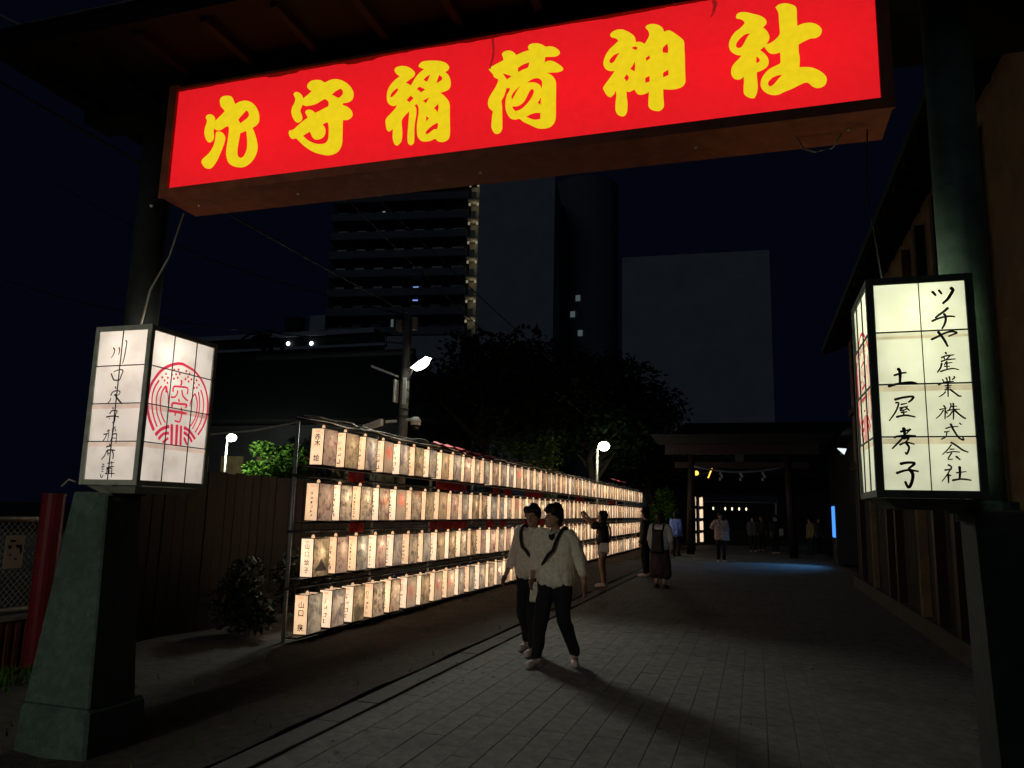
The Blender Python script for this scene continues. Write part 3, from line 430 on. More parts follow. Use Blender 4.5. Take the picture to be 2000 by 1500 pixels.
# ------------------------------------------------------------------ lantern rack
NC = 53; PITCH = .545; YS = 8.29; XF = -5.122; ROWZ = [2.105,1.420,.750,.085]; ROWN = ['top','second','third','bottom']
HH,LL,WW = .468,.335,.19
m_name = paper('name_paper',(.97,.70,.46),.80,.5,mottle=.22,mscale=8)
NAMEV = [m_name, paper('name_paper_aged',(.92,.64,.40),.72,.5,seed=4,mottle=.25,mscale=7), paper('name_paper_pale',(.98,.75,.54),.82,.5,seed=9,mottle=.2,mscale=9)]
BASE = (.50,.405,.30)
PG = .25
pics = [paper('picture_a',BASE,PG,.62,[((.07,.055,.05),9,.46,.60,.78),((.30,.10,.06),7,.52,.62,.72)],1),
        paper('picture_b',(.52,.43,.32),PG*1.1,.62,[((.05,.045,.04),15,.46,.60,.78)],2),
        paper('picture_c',(.50,.38,.30),PG,.62,[((.20,.06,.09),7,.52,.62,.72),((.05,.04,.05),17,.52,.62,.72)],3),
        paper('picture_d',(.46,.41,.34),PG,.62,[((.09,.09,.13),7,.46,.60,.78),((.26,.18,.06),12,.52,.62,.72)],4),
        paper('picture_e',(.44,.42,.36),PG*.9,.62,[((.09,.09,.08),6,.46,.60,.78)],5),
        paper('picture_f',(.48,.38,.25),PG,.62,[((.06,.07,.04),6,.46,.60,.78),((.10,.05,.03),16,.52,.62,.72)],6)]
pic_red = paper('picture_red',BASE,PG*1.1,.62,[((.12,.08,.05),9,.55,.72,.6)],7,blotch=((.52,.07,.04),.17,.31,.15))
pic_pink = paper('picture_pink',BASE,PG*1.1,.62,[((.10,.07,.06),10,.56,.72,.6)],8,blotch=((.45,.14,.13),.15,.25,.14))
pic_ink = paper('picture_ink',(.46,.35,.22),PG,.62,[((.10,.08,.06),10,.58,.75,.5)],9,blotch=((.04,.03,.07),.18,.24,.085))
m_holder = paper('lit_socket',(.95,.72,.48),.42,.4)  # socket cap glows by itself, standing in for bulb light on it
lroot = bpy.data.objects.new('paper_lantern',None); COL.objects.link(lroot); lroot.empty_display_size = .1
f = MB(); t = .009
for a,b in ((-WW,0),(-t,0),(-WW,LL-t),(-t,LL-t)): f.box((a,b,0),(a+t,b+t,HH))
for z in (0,HH-t):
    f.box((-WW+t,.0005,z),(-t,t,z+t)); f.box((-WW+t,LL-t,z),(-t,LL-.0005,z+t)); f.box((-WW+.0005,t,z),(-WW+t,LL-t,z+t)); f.box((-t,t,z),(-.0005,LL-t,z+t))
f.box((-WW+t,LL*.5-.008,HH-.008),(-t,LL*.5+.008,HH-.001)); f.box((-WW+t,t,.001),(-t,LL-t,.004))
f.build('frame', m_lacq, lroot, origin=(0,0,0))
MB().quad((-WW+t*.6,.003,t),(-t*.6,.003,t),(-t*.6,.003,HH-t),(-WW+t*.6,.003,HH-t)).build('name_panel', m_name, lroot, origin=(0,0,0))
pp = MB().quad((-.003,t*.6,t),(-.003,LL-t*.6,t),(-.003,LL-t*.6,HH-t),(-.003,t*.6,HH-t)).build('picture_panel', pics[0], lroot, origin=(0,0,0))
MB().quad((-WW+.003,t,t),(-WW+.003,LL-t,t),(-WW+.003,LL-t,HH-t),(-WW+.003,t,HH-t)).quad((-WW+t,LL-.003,t),(-t,LL-.003,t),(-t,LL-.003,HH-t),(-WW+t,LL-.003,HH-t)).build('back_panel', m_name, lroot, origin=(0,0,0))
cap = MB().tube([(-.05,.05,HH),(-.05,.05,HH+.028),(-.05,.05,HH+.042)],[.022,.020,.008],8).build('bulb_holder', m_holder, lroot, origin=(0,0,0), smooth=True)
bl = bpy.data.lights.new('bulb','POINT'); bl.energy = .8; bl.color = (1.0,.84,.60); bl.shadow_soft_size = .022
bo = bpy.data.objects.new('bulb', bl); COL.objects.link(bo); bo.parent = lroot; bo.location = (-.085,.20,.32)
BULBS = [bl]
for e_ in (.35,.55,1.5):
    b_ = bl.copy(); b_.energy = e_; BULBS.append(b_)
def text_mesh(s, size):
    cu = bpy.data.curves.new('t','FONT'); cu.body = s; cu.size = size; cu.offset = size*.012; cu.align_x = 'CENTER'; cu.resolution_u = 2
    to = bpy.data.objects.new('t',cu); COL.objects.link(to); dg = bpy.context.evaluated_depsgraph_get(); dg.update()
    me = bpy.data.meshes.new_from_object(to.evaluated_get(dg)); bpy.data.objects.remove(to); return me
def name_text(parent, chars, zs, size=.085):
    for ch,z in zip(chars,zs):
        me = text_mesh(ch,size); me.name = 'character'
        for v_ in me.vertices: v_.co = (-WW/2+v_.co.x, .0022, z-size*.8+v_.co.y)
        me.materials.clear(); me.materials.append(m_ink); link('character',me,parent)
def brush_marks(rng, n):
    mb = MB(); k = 0; z = HH-.115; st = (HH-.15)/n
    for c in range(n):
        sz = min(st*.78,.075)
        for s_ in range(rng.randint(3,5)):
            if rng.random() < .5: x0_,x1_ = -sz*.4*rng.uniform(.6,1),sz*.4*rng.uniform(.6,1); zz = z-sz*rng.random(); P = [(x0_,zz),(x1_,zz+sz*.08)]
            else: xx = sz*rng.uniform(-.4,.4); P = [(xx,z-sz*rng.uniform(0,.3)),(xx+sz*rng.uniform(-.2,.1),z-sz*rng.uniform(.6,1))]
            ribbon(mb,P,.007,lambda a,b,h: (-WW/2+a,.0022-.00003*h,b),k); k += 1
        z -= st
    return mb
rng = random.Random(3)
marks = []
for n in (4,4,5,5,5,6,7):
    o = brush_marks(rng,n).build('tmp', m_ink, origin=(0,0,0)); marks.append(o.data); bpy.data.objects.remove(o)
sq = MB().quad((-WW/2-.03,.0021,HH-.055),(-WW/2+.03,.0021,HH-.055),(-WW/2+.03,.0021,HH-.028),(-WW/2-.03,.0021,HH-.028)).build('tmp', m_crest, origin=(0,0,0)); sqm = sq.data; bpy.data.objects.remove(sq)
m_seal = paper('seal_red',(.90,.46,.28),.74,.4); sqm.materials.clear(); sqm.materials.append(m_seal)
SPEC = {(0,3):('pic_red','red bloom'),(1,4):('pic_red','red bloom'),(0,15):('pic_red','red glow'),(1,15):('pic_red','red glow'),(3,5):('pic_pink','pink spot'),(3,7):('pic_pink','pink figure'),
        (1,7):('pic_ink','dark blue figure'),(0,7):('pic_ink','small dark figure'),(3,8):('pic_pink','purple figure')}
NAMES = {(0,0):('赤木絵',(.395,.315,.13)),(2,0):('山口絵子',(.40,.31,.21,.12)),(3,0):('山口泉',(.385,.29,.12))}
YOFF = [.085,.03,.01,-.02]
INST = {(rw,i): (lroot if (rw,i) == (0,0) else copy_tree(lroot)) for rw in range(4) for i in range(NC)}
for rw in range(4):
    for i in range(NC):
        o = INST[rw,i]
        o.location = (XF, YS+YOFF[rw]+i*PITCH+rng.uniform(-.012,.012), ROWZ[rw]+rng.uniform(-.006,.006)+(.02*i/NC if rw == 0 else 0)); o.rotation_euler = (rng.uniform(-.012,.012),rng.uniform(-.02,.02),rng.uniform(-.06,.06))
        nm = {}
        for ch in list(o.children): nm[ch.name.split('.')[0]] = ch
        sp = SPEC.get((rw,i)); pmn = nm['picture_panel']
        mm_ = {'pic_red':pic_red,'pic_pink':pic_pink,'pic_ink':pic_ink}[sp[0]] if sp else rng.choice(pics)
        key = 'picture_'+mm_.name
        if key not in bpy.data.meshes:
            m2 = pp.data.copy(); m2.name = key; m2.materials.clear(); m2.materials.append(mm_); m2.use_fake_user = False
        pmn.data = bpy.data.meshes[key]
        look = sp[1] if sp else None
        if (rw,i) == (2,0): look = 'grey mountain'
        tag(o, '%s paper lantern from the near end of the %s row%s'%(ordinal(i+1) if i < NC-1 else 'last', ROWN[rw], (', showing a '+look) if look else ''), 'lantern', 'paper lanterns hung in four rows on the rack')
        if i < 26: 
            s_ = bpy.data.objects.new('seal',sqm); COL.objects.link(s_); s_.parent = o
            if (rw,i) in NAMES: pass
            else: l_ = bpy.data.objects.new('lettering',rng.choice(marks)); COL.objects.link(l_); l_.parent = o
        nm['bulb'].data = BULBS[rng.randrange(4)]
        nmt = rng.choice(NAMEV); key = 'name_'+nmt.name
        if key not in bpy.data.meshes:
            m2 = nm['name_panel'].data.copy(); m2.name = key; m2.materials.clear(); m2.materials.append(nmt)
        nm['name_panel'].data = bpy.data.meshes[key]
        if i > 30 and 'bulb_holder' in nm: bpy.data.objects.remove(nm['bulb_holder'])
        if (rw,i) in NAMES: KEEP = NAMES[(rw,i)]; o['_n'] = rw
for o in [o for o in bpy.data.objects if '_n' in o.keys()]:
    rw = o['_n']; del o['_n']; ch,zs = NAMES[(rw,0)]; name_text(o,ch,zs,.088 if rw != 2 else .075)
    if rw == 2:
        mt = MB(); mt.add([(-.0022,.04,.07),(-.0022,.30,.07),(-.0022,.29,.10),(-.0022,.225,.15),(-.0022,.185,.215),(-.0022,.165,.215),(-.0022,.12,.15),(-.0022,.05,.10)],[tuple(range(8))]); me = mt.build('painting', paper('wash_grey',(.17,.145,.125),.16,.5,mottle=.5,mscale=30), origin=(0,0,0)).data
        bpy.data.objects.remove([x for x in bpy.data.objects if x.data == me][0]); link('painting',me,o)
    if rw == 3:
        mt = MB(); ribbon(mt,[(.15,.33),(.20,.28),(.21,.2),(.18,.14)],.006,lambda a,b,h:(-.0022,a,b)); ribbon(mt,[(.13,.18),(.16,.14),(.2,.12)],.005,lambda a,b,h:(-.0021,a,b)); me = mt.build('painting', m_brown, origin=(0,0,0)).data
        bpy.data.objects.remove([x for x in bpy.data.objects if x.data == me][0]); link('painting',me,o)
rack = thing('lantern_rack','long steel pipe rack holding four rows of paper lanterns','rack',(-5.25,8.1,0))
YE = YS+NC*PITCH
for i in range(15):
    y = 8.12+i*2.0733; MB().tube([(-5.345,y,0),(-5.345,y,2.66)],.024,8).build('post', m_steel, rack, smooth=True)
for z in ROWZ:
    MB().tube([(-5.30,8.0,z+HH+.075),(-5.30,YE,z+HH+.075)],.019,6).build('rail', m_blackmetal, rack, smooth=True)
    MB().box((-5.30,8.1,z-.028),(-5.15,YE,z-.008)).build('shelf_board', m_blackmetal, rack)
for rw,y,ln in ((1,9.05,.42),(1,12.0,1.45),(1,15.0,.38),(1,15.7,.5),(1,17.3,1.5),(1,22.6,1.2),(1,28.0,1.6),(2,9.15,.38),(2,11.8,1.7),(2,14.6,.5),(2,15.5,.4),(2,17.2,1.9),(2,24,1.6)):
    z = ROWZ[rw]+HH+.045; MB().box((-5.135,y,z),(-5.125,y+ln,z+.13)).build('board', m_plate, rack)
for rw,y,ln in ((1,12.9,.5),(2,13.4,.9),(3,13.3,.9),(1,13.5,.4),(2,16.2,.7),(3,10.6,.3)):
    z = ROWZ[rw]+HH+.03; MB().box((-5.17,y,z),(-5.155,y+ln,z+.035)).build('blue_strip', m_blue, rack)
for y0_,y1_,z_ in ((12.05,13.4,2.69),(13.4,15.0,2.66),(29.2,32.2,2.86)):
    o = MB(); n = 8
    V = [(-5.26+.14*u,y0_+(y1_-y0_)*k/n,z_+.015*math.sin(k*1.9)+(.05*(1-u))) for k in range(n+1) for u in (0,1)]+[(-5.26+.14*u,y0_+(y1_-y0_)*k/n,z_-.03-(.02*math.sin(k*1.3))) for k in range(n+1) for u in (0,1)]
    F = [(2*k,2*k+1,2*k+3,2*k+2) for k in range(n)]+[(2*k+1,2*k+3,2*(n+1)+2*k+3,2*(n+1)+2*k+1) for k in range(n)]
    o.add(V,F); ob = o.build('red_sheet', m_redcloth, None, origin=(-5.2,y0_,z_)); tag(ob, {12.05:'bright red sheet folded over the rack top, nearest one',13.4:'dull red sheet on the rack top just beyond the bright one',29.2:'pale red sheet on the rack top near the far end'}[y0_],'sheet')
for k,(lab,m_,a,r_,ye) in enumerate((('white power cable snaking along the rack top',m_white,.030,.007,24.),('black power cable bundled along the rack top',m_black,.045,.012,YE),('grey power cable looping along the rack top',m_rail,.05,.006,YE),('dark red cable curling above the rack top',m_redpost,.05,.006,21.))):
    P = []; y = 8.05+(5.5 if k == 3 else 0)
    while y < ye:
        P.append((-5.24+.05*math.sin(y*2.1+k)+.03*math.sin(y*5.3+k*2), y, 2.655+.012*k+a*(.5+mnoise.noise(Vector((y*1.7,k*9,0))))+(.13*max(0,math.sin(y*1.1)) if k == 3 else 0))); y += .22
    tag(MB().tube(P,r_,6).build('power_cable', m_, None, origin=P[0], smooth=True), lab, 'cable')
cable('sagging wire strung from the rack top toward the left lamp',[(-5.3,8.1,2.62),(-5.9,8.0,2.50),(-6.6,7.9,2.44),(-8.4,7.9,2.47)],.012,m_rail)
# ------------------------------------------------------------------ left boundary
XB = -6.6
wf = thing('board_fence','tall dark vertical board fence along the left side behind the lanterns','fence',(XB,6.45,0))
b0 = None
for i in range(168):
    if b0 is None: b0 = MB().box((-.011,0,0),(.011,.176,1)).build('fence_board', m_fence, wf, origin=(0,0,0), bevel=.003); o = b0
    else: o = bpy.data.objects.new('fence_board', b0.data); COL.objects.link(o); o.parent = wf
    o.location = (random.uniform(-.006,.006), .03+i*.182, .03); o.scale = (1,1,1.97+random.uniform(-.012,.012)); o.rotation_euler = (random.uniform(-.004,.004),0,random.uniform(-.01,.01))
for z in (.45,1.55): MB().box((XB-.07,6.5,z),(XB-.014,37,z+.09)).build('fence_rail', m_darkwood, wf)
for i in range(16): MB().box((XB-.16,6.55+i*2,0),(XB-.072,6.64+i*2,2.0)).build('fence_post', m_darkwood, wf)
lw = thing('low_wall','low rust brown corrugated wall under the chain link fence','wall',(XB,4.6,0))
for i in range(34):
    y = 3.0+i*.095; MB().tube([(XB,y,0),(XB,y,.49)],.042,6).build('corrugation', m_rust, lw)
MB().box((XB-.06,2.9,-.02),(XB-.012,6.25,.49)).build('backing', m_rust, lw)
MB().box((XB-.07,2.9,.492),(XB+.05,6.25,.53)).build('coping', m_rail, lw)
cf = thing('chain_link_fence','galvanised chain link fence on the low wall at the left edge','fence',(XB,4.6,.53))
MB().tube([(XB,2.9,.585),(XB,5.84,.585)],.021,8).build('bottom_rail', m_rail, cf, smooth=True)
MB().tube([(XB,2.9,1.415),(XB,5.84,1.415)],.024,8).build('top_rail', m_rail, cf, smooth=True)
for y in (3.0,4.5,5.82): MB().tube([(XB,y,.531),(XB,y,1.415)],.022,8).build('post', m_rail, cf, smooth=True)
me = MB(); s = .062
for k in range(-16,52):
    for sg in (1,-1):
        y0 = 2.95+k*s; a = (XB+.002*sg,y0,.60) if sg > 0 else (XB+.002*sg,y0,1.40); b = (XB+.002*sg,y0+.8,1.40) if sg > 0 else (XB+.002*sg,y0+.8,.60)
        def clip(p,q,lo,hi):
            p,q = Vector(p),Vector(q); d = q-p
            ta = max(0,(lo-p.y)/d.y); tb = min(1,(hi-p.y)/d.y)
            return (p+d*ta,p+d*tb) if tb > ta+.02 else None
        c = clip(a,b,2.95,5.81)
        if c: me.tube(c,.0028,4,False)
kind(me.build('wire_mesh', m_rail, cf),'stuff')
po = thing('poster','cream notice with dark animal shapes tied to the chain link fence','notice',(XB+.03,5.52,1.0))
MB().box((XB+.026,5.425,.965),(XB+.030,5.615,1.265)).build('sheet', m_poster, po)
bl_ = MB()
for (y,z,ry,rz) in ((5.495,1.215,.035,.012),(5.47,1.16,.02,.02),(5.56,1.165,.035,.018),(5.585,1.13,.012,.035),(5.48,1.09,.012,.01),(5.54,1.05,.02,.008)):
    n = 9; bl_.add([(XB+.0312,y+ry*math.cos(6.283*i/n)*(1+.25*math.sin(i*2.3)),z+rz*math.sin(6.283*i/n)*(1+.25*math.cos(i*1.7))) for i in range(n)],[tuple(range(n))])
bl_.build('print', m_ink, po)
tag(MB().tube([(-6.42,5.74,0),(-6.42,5.74,1.64)],.10,18).tube([(-6.42,5.74,1.64),(-6.42,5.74,1.66)],.105,18).build('red_post', m_redpost, None, origin=(-6.42,5.74,0), smooth=False),'thick dark red post between the chain link fence and the green pedestal','post')
hb = thing('house','plain dim house at the left edge behind the chain link fence','house',(-13,7.2,0))
MB().box((-16,4.5,0),(-12.0,8.35,3.55)).build('wall', m_stone, hb); MB().box((-16.1,4.4,3.55),(-11.9,8.45,3.68)).build('roof', m_roof, hb)
MB().box((-12.0,5.2,2.28),(-11.96,8.3,2.33)).build('trim', m_recess, hb); MB().box((-12.0,7.5,2.9),(-11.97,7.8,3.15)).build('vent', m_recess, hb)
def leafcloud(name, clumps, n, size, m, parent, seed=1, flat=.7):
    rg = random.Random(seed); mb = MB()
    for i in range(n):
        c,r = rg.choice(clumps); d = Vector((rg.gauss(0,1),rg.gauss(0,1),rg.gauss(0,1)))
        d.normalize(); d *= r*(rg.random()**.45); p = Vector(c)+Vector((d.x,d.y,d.z*flat))
        a = Vector((rg.gauss(0,1),rg.gauss(0,1),rg.gauss(0,.6))).normalized(); b = a.orthogonal().normalized(); b.rotate(Matrix.Rotation(rg.random()*6.28,3,a)); s = size*rg.uniform(.6,1.4)
        mb.quad(p-a*s, p+b*s*.4, p+a*s, p-b*s*.4)
    return mb.build(name, m, parent)
def tree(label, x, y, h, r, n, size, m=None, seed=1, low=.35, group='trees beside the shrine road', name='broadleaf_tree'):
    rg = random.Random(seed); t = thing(name, label, 'tree', (x,y,0), group)
    top = h*.7; P = [(x,y,-.05)]+[(x+rg.uniform(-.12,.12)*k,y+rg.uniform(-.12,.12)*k,top*k/5) for k in range(1,6)]
    MB().tube(P,[r*.085*(1-.13*k) for k in range(6)],9).build('trunk', m_bark, t, smooth=True)
    cl = []
    for k in range(9):
        a = rg.random()*6.28; z0 = h*rg.uniform(low,.65); e = (x+math.cos(a)*r*rg.uniform(.3,.85), y+math.sin(a)*r*rg.uniform(.3,.85), z0+h*rg.uniform(.05,.28))
        base = (x,y,min(z0,top*.95)); mid = ((base[0]+e[0])/2,(base[1]+e[1])/2,(base[2]+e[2])/2+.1)
        MB().tube([base,mid,e],[r*.035,r*.025,r*.01],6).build('branch', m_bark, t, smooth=True); cl.append((e,r*rg.uniform(.3,.5)))
    for k in range(6): cl.append(((x+rg.uniform(-.4,.4)*r,y+rg.uniform(-.4,.4)*r,h*rg.uniform(.65,.9)),r*rg.uniform(.3,.5)))
    leafcloud('crown', cl, n, size, m or m_leaf, t, seed)
    return t
m_shrub = mat('shrub_leaf',(.010,.017,.008),.4,3,.7)
def shrub(label, x, y, r, h, n, size, m, seed, group=None):
    t = thing('shrub', label, 'shrub', (x,y,0), group)
    for k in range(4):
        a = k*1.6+seed; MB().tube([(x,y,0),(x+math.cos(a)*r*.3,y+math.sin(a)*r*.3,h*.6)],[.02,.008],5).build('stem', m_bark, t)
    leafcloud('foliage', [((x+random.uniform(-.5,.5)*r,y+random.uniform(-.5,.5)*r,h*random.uniform(.25,.8)),r*random.uniform(.35,.6)) for k in range(9)], n, size, m, t, seed, .9)
shrub('dark shrub in front of the board fence just left of the lantern rack',-5.9,8.2,.55,.95,2300,.05,m_shrub,5)
shrub('dark low shrub behind the near end of the lantern rack',-6.1,9.6,.5,1.1,1500,.045,m_shrub,6)
shrub('green shrub at the far end of the lantern rack',-4.6,38.5,1.1,3.2,3200,.09,m_leafl,7)
tree('dark broad tree behind the middle of the rack',-8.9,25,8.4,2.7,5200,.15,seed=11)
tree('tall dark tree behind the second half of the rack',-7.6,29,9.6,3.8,5200,.17,seed=12)
tree('dark tree beside the far lamp post',-6.9,35,7.4,3.2,4200,.16,seed=13)
tree('dark round tree left of the second gate',-5.6,43,7.2,3.4,3600,.18,seed=14)
tree('small tree with one lamp lit spray of leaves above the rack',-7.4,25.5,4.6,1.7,2200,.09,m=m_leafl,seed=15)
tree('bright green tree lit by the lamp left of the rack',-22.6,32.5,4.9,2.2,3600,.12,m=m_leafl,seed=16,low=.3)
tree('dark slope of trees left of the pale flat block',-9.0,52,13.0,5.0,4200,.28,seed=17)
tree('low dark tree under the pale flat block',-2.0,62,7.5,4.4,3600,.28,seed=18)
pt = thing('palm_tree','small dark palm silhouette in front of the long lit block','palm',(-36.5,50,0))
MB().tube([(-36.5,50,0),(-36.4,50,7),(-36.5,50,14.6)],[.3,.25,.22],8).build('trunk', m_bark, pt)
for k in range(16):
    a = k*2.4; L_ = 1.9; up = .6+.5*math.sin(k*1.7); P = [(-36.5+math.cos(a)*L_*u, 50+math.sin(a)*L_*u, 14.6+up*u*1.6-1.5*u*u) for u in (0,.35,.7,1)]
    mb = MB()
    for i in range(3):
        p,q_ = Vector(P[i]),Vector(P[i+1]); n_ = Vector((-math.sin(a),math.cos(a),0))*.22; mb.quad(p-n_,q_-n_*.8,q_+n_*.8,p+n_)
    mb.build('frond', m_leaf, pt)
# ------------------------------------------------------------------ right side building
rb = thing('timber_building','old timber building with deep eaves along the right edge','building',(2.6,10,0))
MB().box((2.36,3.2,-.02),(8,20.6,6.0)).build('wall', m_stone, rb)
MB().add([(1.75,2.8,5.82),(8.2,2.8,8.4),(8.2,21,8.4),(1.75,21,5.82),(1.75,2.8,5.94),(8.2,2.8,8.6),(8.2,21,8.6),(1.75,21,5.94)],[(3,2,1,0),(4,5,6,7),(0,1,5,4),(1,2,6,5),(2,3,7,6),(3,0,4,7)]).build('roof', m_roof, rb)
for i in range(26): y = 3.2+i*.7; MB().add([(1.80,y,5.74),(1.80,y+.07,5.74),(2.36,y+.07,5.96),(2.36,y,5.96),(1.80,y,5.83),(1.80,y+.07,5.83),(2.36,y+.07,6.06),(2.36,y,6.06)],[(0,1,2,3),(4,5,6,7),(0,1,5,4),(1,2,6,5),(2,3,7,6),(3,0,4,7)]).build('rafter', m_darkwood, rb)
for i,y in enumerate((8.6,10.35,11.45,12.5,14.4,15.3,17.2,19.0)):
    MB().box((2.24,y,0),(2.355,y+.16,5.7)).build('pillar', m_redwood if i%3 else m_stone, rb)
MB().box((2.27,8.6,2.75),(2.355,20.6,2.93)).build('lintel', m_darkwood, rb)
MB().box((2.27,8.8,4.1),(2.34,20.6,4.25)).build('lintel', m_darkwood, rb)
for i in range(46):
    y = 8.8+i*.255
    if not any(abs(y+.1-p-.08) < .2 for p in (10.35,11.45,12.5,14.4,15.3,17.2,19.0)): MB().box((2.335,y,.25),(2.352+.004*(i%2),y+.235,2.74)).build('wall_board', m_darkwood, rb)
MB().box((2.22,3.2,-.01),(2.35,20.6,.25)).build('plinth', m_kerb, rb)
# ------------------------------------------------------------------ utility pole with lamp and cameras
pz = (-6.86,14.2,0)
up = thing('utility_pole','concrete utility pole with a bright lamp and two cameras behind the fence','pole',pz)
MB().tube([(pz[0],pz[1],0),(pz[0],pz[1],5.6)],[.105,.085],16).build('pole', m_concrete, up, smooth=True)
MB().tube([(pz[0]+.10,pz[1]-.08,4.20),(pz[0]+.22,pz[1]-.12,4.42),(pz[0]+.35,pz[1]-.15,4.47)],.022,8).build('lamp_arm', m_steel, up, smooth=True)
m_lampglow = emit('lamp_glow',(.92,1.0,.80),22)
hx,hy,hz = pz[0]+.42,pz[1]-.2,4.50
def lamp_head(parent, c, d, ln, wd, tall=.06):
    d = Vector(d).normalized(); s_ = d.cross(Vector((0,0,1))).normalized(); u_ = s_.cross(d); c = Vector(c)
    V = [c+d*a*ln/2+s_*b*wd/2+u_*e*tall/2 for e in (0,1) for a,b in ((-1,-.7),(1,-1),(1,1),(-1,.7))]
    MB().add(V,[(4,5,6,7),(0,1,5,4),(1,2,6,5),(2,3,7,6),(3,0,4,7)]).build('lamp_hood', m_steel, parent)
    V = [c+d*a*ln*.47+s_*b*wd*.45-u_*e for e,k in ((0,1),(.03,.8)) for a,b in ((-k,-.7*k),(k,-k),(k,k),(-k,.7*k))]
    MB().add(V,[(3,2,1,0),(4,5,6,7),(0,1,5,4),(1,2,6,5),(2,3,7,6),(3,0,4,7)]).build('lamp_glass', m_lampglow, parent)
lamp_head(up,(hx,hy,hz+.03),(1,-.2,.50),.46,.22,.05)
ll = MB().ball((0,0,0),(.20,.11,.085),14,9).build('lamp_lens', m_lampglow, up, origin=(0,0,0), smooth=True); ll.location = (hx-pz[0]+.04,hy-pz[1]-.03,hz-.01); ll.rotation_euler = (0,R(-27),R(-11))
l_ = lamp('lamp_light','SPOT',(hx+.05,hy-.12,hz-.06),760,(.96,1.0,.88),up,radius=.5,spot=R(66),blend=1.0); aim(l_,(-3.0,8.3,0),(hx+.05,hy-.12,hz-.06))
MB().add([(pz[0]-.75,pz[1]-.1,4.50),(pz[0]-.18,pz[1]-.1,4.29),(pz[0]-.18,pz[1]+.06,4.29),(pz[0]-.75,pz[1]+.06,4.50),(pz[0]-.75,pz[1]-.1,4.555),(pz[0]-.18,pz[1]-.1,4.33),(pz[0]-.18,pz[1]+.06,4.33),(pz[0]-.75,pz[1]+.06,4.555)],[(3,2,1,0),(4,5,6,7),(0,1,5,4),(1,2,6,5),(2,3,7,6),(3,0,4,7)]).build('flat_lamp', m_white, up)
MB().box((pz[0]-.18,pz[1]-.16,3.75),(pz[0]-.15,pz[1]+.02,4.22)).build('sign_plate', m_white, up)
MB().box((pz[0]+.02,pz[1]-.145,3.7),(pz[0]+.10,pz[1]-.13,4.25)).build('sign_plate', m_white, up)
for z in (3.45,3.6,3.8,4.0,4.2): MB().tube([(pz[0],pz[1],z),(pz[0],pz[1],z+.02)],.108,16).build('band', m_blackmetal, up)
MB().tube([(pz[0]+.11,pz[1]-.05,3.38),(pz[0]+.30,pz[1]-.12,3.40)],.03,8).build('camera_arm', m_white, up)
dm = MB().tube([(pz[0]+.34,pz[1]-.13,3.27),(pz[0]+.34,pz[1]-.13,3.36),(pz[0]+.34,pz[1]-.13,3.43)],[.105,.11,.06],14).build('dome_camera', m_white, up, smooth=True)
MB().ball((pz[0]+.34,pz[1]-.13,3.25),(.075,.075,.085),12,8).build('dome', m_glass, dm, smooth=True)
MB().tube([(pz[0]-.11,pz[1]-.06,3.36),(pz[0]-.34,pz[1]-.12,3.34)],.03,8).build('camera_arm', m_white, up)
bc = MB().add([(pz[0]-.82,pz[1]-.2,3.16),(pz[0]-.42,pz[1]-.2,3.27),(pz[0]-.42,pz[1]-.06,3.27),(pz[0]-.82,pz[1]-.06,3.16),(pz[0]-.82,pz[1]-.2,3.27),(pz[0]-.42,pz[1]-.2,3.40),(pz[0]-.42,pz[1]-.06,3.40),(pz[0]-.82,pz[1]-.06,3.27)],[(3,2,1,0),(4,5,6,7),(0,1,5,4),(1,2,6,5),(2,3,7,6),(3,0,4,7)]).build('box_camera', m_white, up)
MB().box((pz[0]-.24,pz[1]-.08,5.28),(pz[0]-.10,pz[1]+.1,5.5)).build('junction_box', m_concrete, up); MB().tube([(pz[0]+.16,pz[1],5.28),(pz[0]+.16,pz[1],5.55)],.07,10).build('transformer', m_concrete, up)
wires = [((pz[0],pz[1],5.65),(-9.5,-8,7.6),.25),((-9.2,13,9.9),(-6.0,31,6.2),.3),((-9.0,14,8.9),(-6.5,31,5.5),.3),((-24,20,13.0),(pz[0],pz[1],5.6),.5),((-26,20,9.5),(pz[0],pz[1],5.0),.4)]
for i,(a,b,s_) in enumerate(wires):
    cable(['overhead wire running from the utility pole toward the left foreground','upper black wire slanting across the tower','lower black wire slanting across the tower','black wire sloping from the left sky to the utility pole','lower black wire sloping from the left to the utility pole'][i],a,r=.014,sag=s_) if False else cable(['overhead wire running from the utility pole toward the left foreground','upper black wire slanting across the tower','lower black wire slanting across the tower','black wire sloping from the left sky to the utility pole','lower black wire sloping from the left to the utility pole'][i],[a,b],.016,None,'overhead_wire',s_)
def street_lamp(label, x, y, z, side, watt, group='lit street lamps'):
    s = thing('street_lamp', label, 'street lamp', (x,y,0), group)
    MB().tube([(x,y,0),(x,y,z-.15)],[.06,.042],10).build('post', m_rail, s, smooth=True)
    MB().tube([(x,y,z-.15),(x+.1*side,y,z-.03),(x+.2*side,y-.03,z)],.025,8).build('arm', m_rail, s, smooth=True)
    MB().tube([(x+.28*side,y-.05,z+.13),(x+.28*side,y-.05,z+.20)],[.16,.05],12).build('lamp_hood', m_steel, s, smooth=True)
    MB().ball((x+.28*side,y-.05,z-.05),(.23,.23,.18),12,8).build('lamp_glass', m_lampglow, s, smooth=True)
    lamp('lamp_light','POINT',(x+.28*side+.1,y-.05,z-.32),watt,(.90,1.0,.80),s,radius=.05)
street_lamp('slim street lamp glowing above the far half of the rack',-5.95,30,4.26,1,60)
street_lamp('street lamp lighting the green tree between the crest lantern and the rack',-23.9,30.5,4.75,1,420)
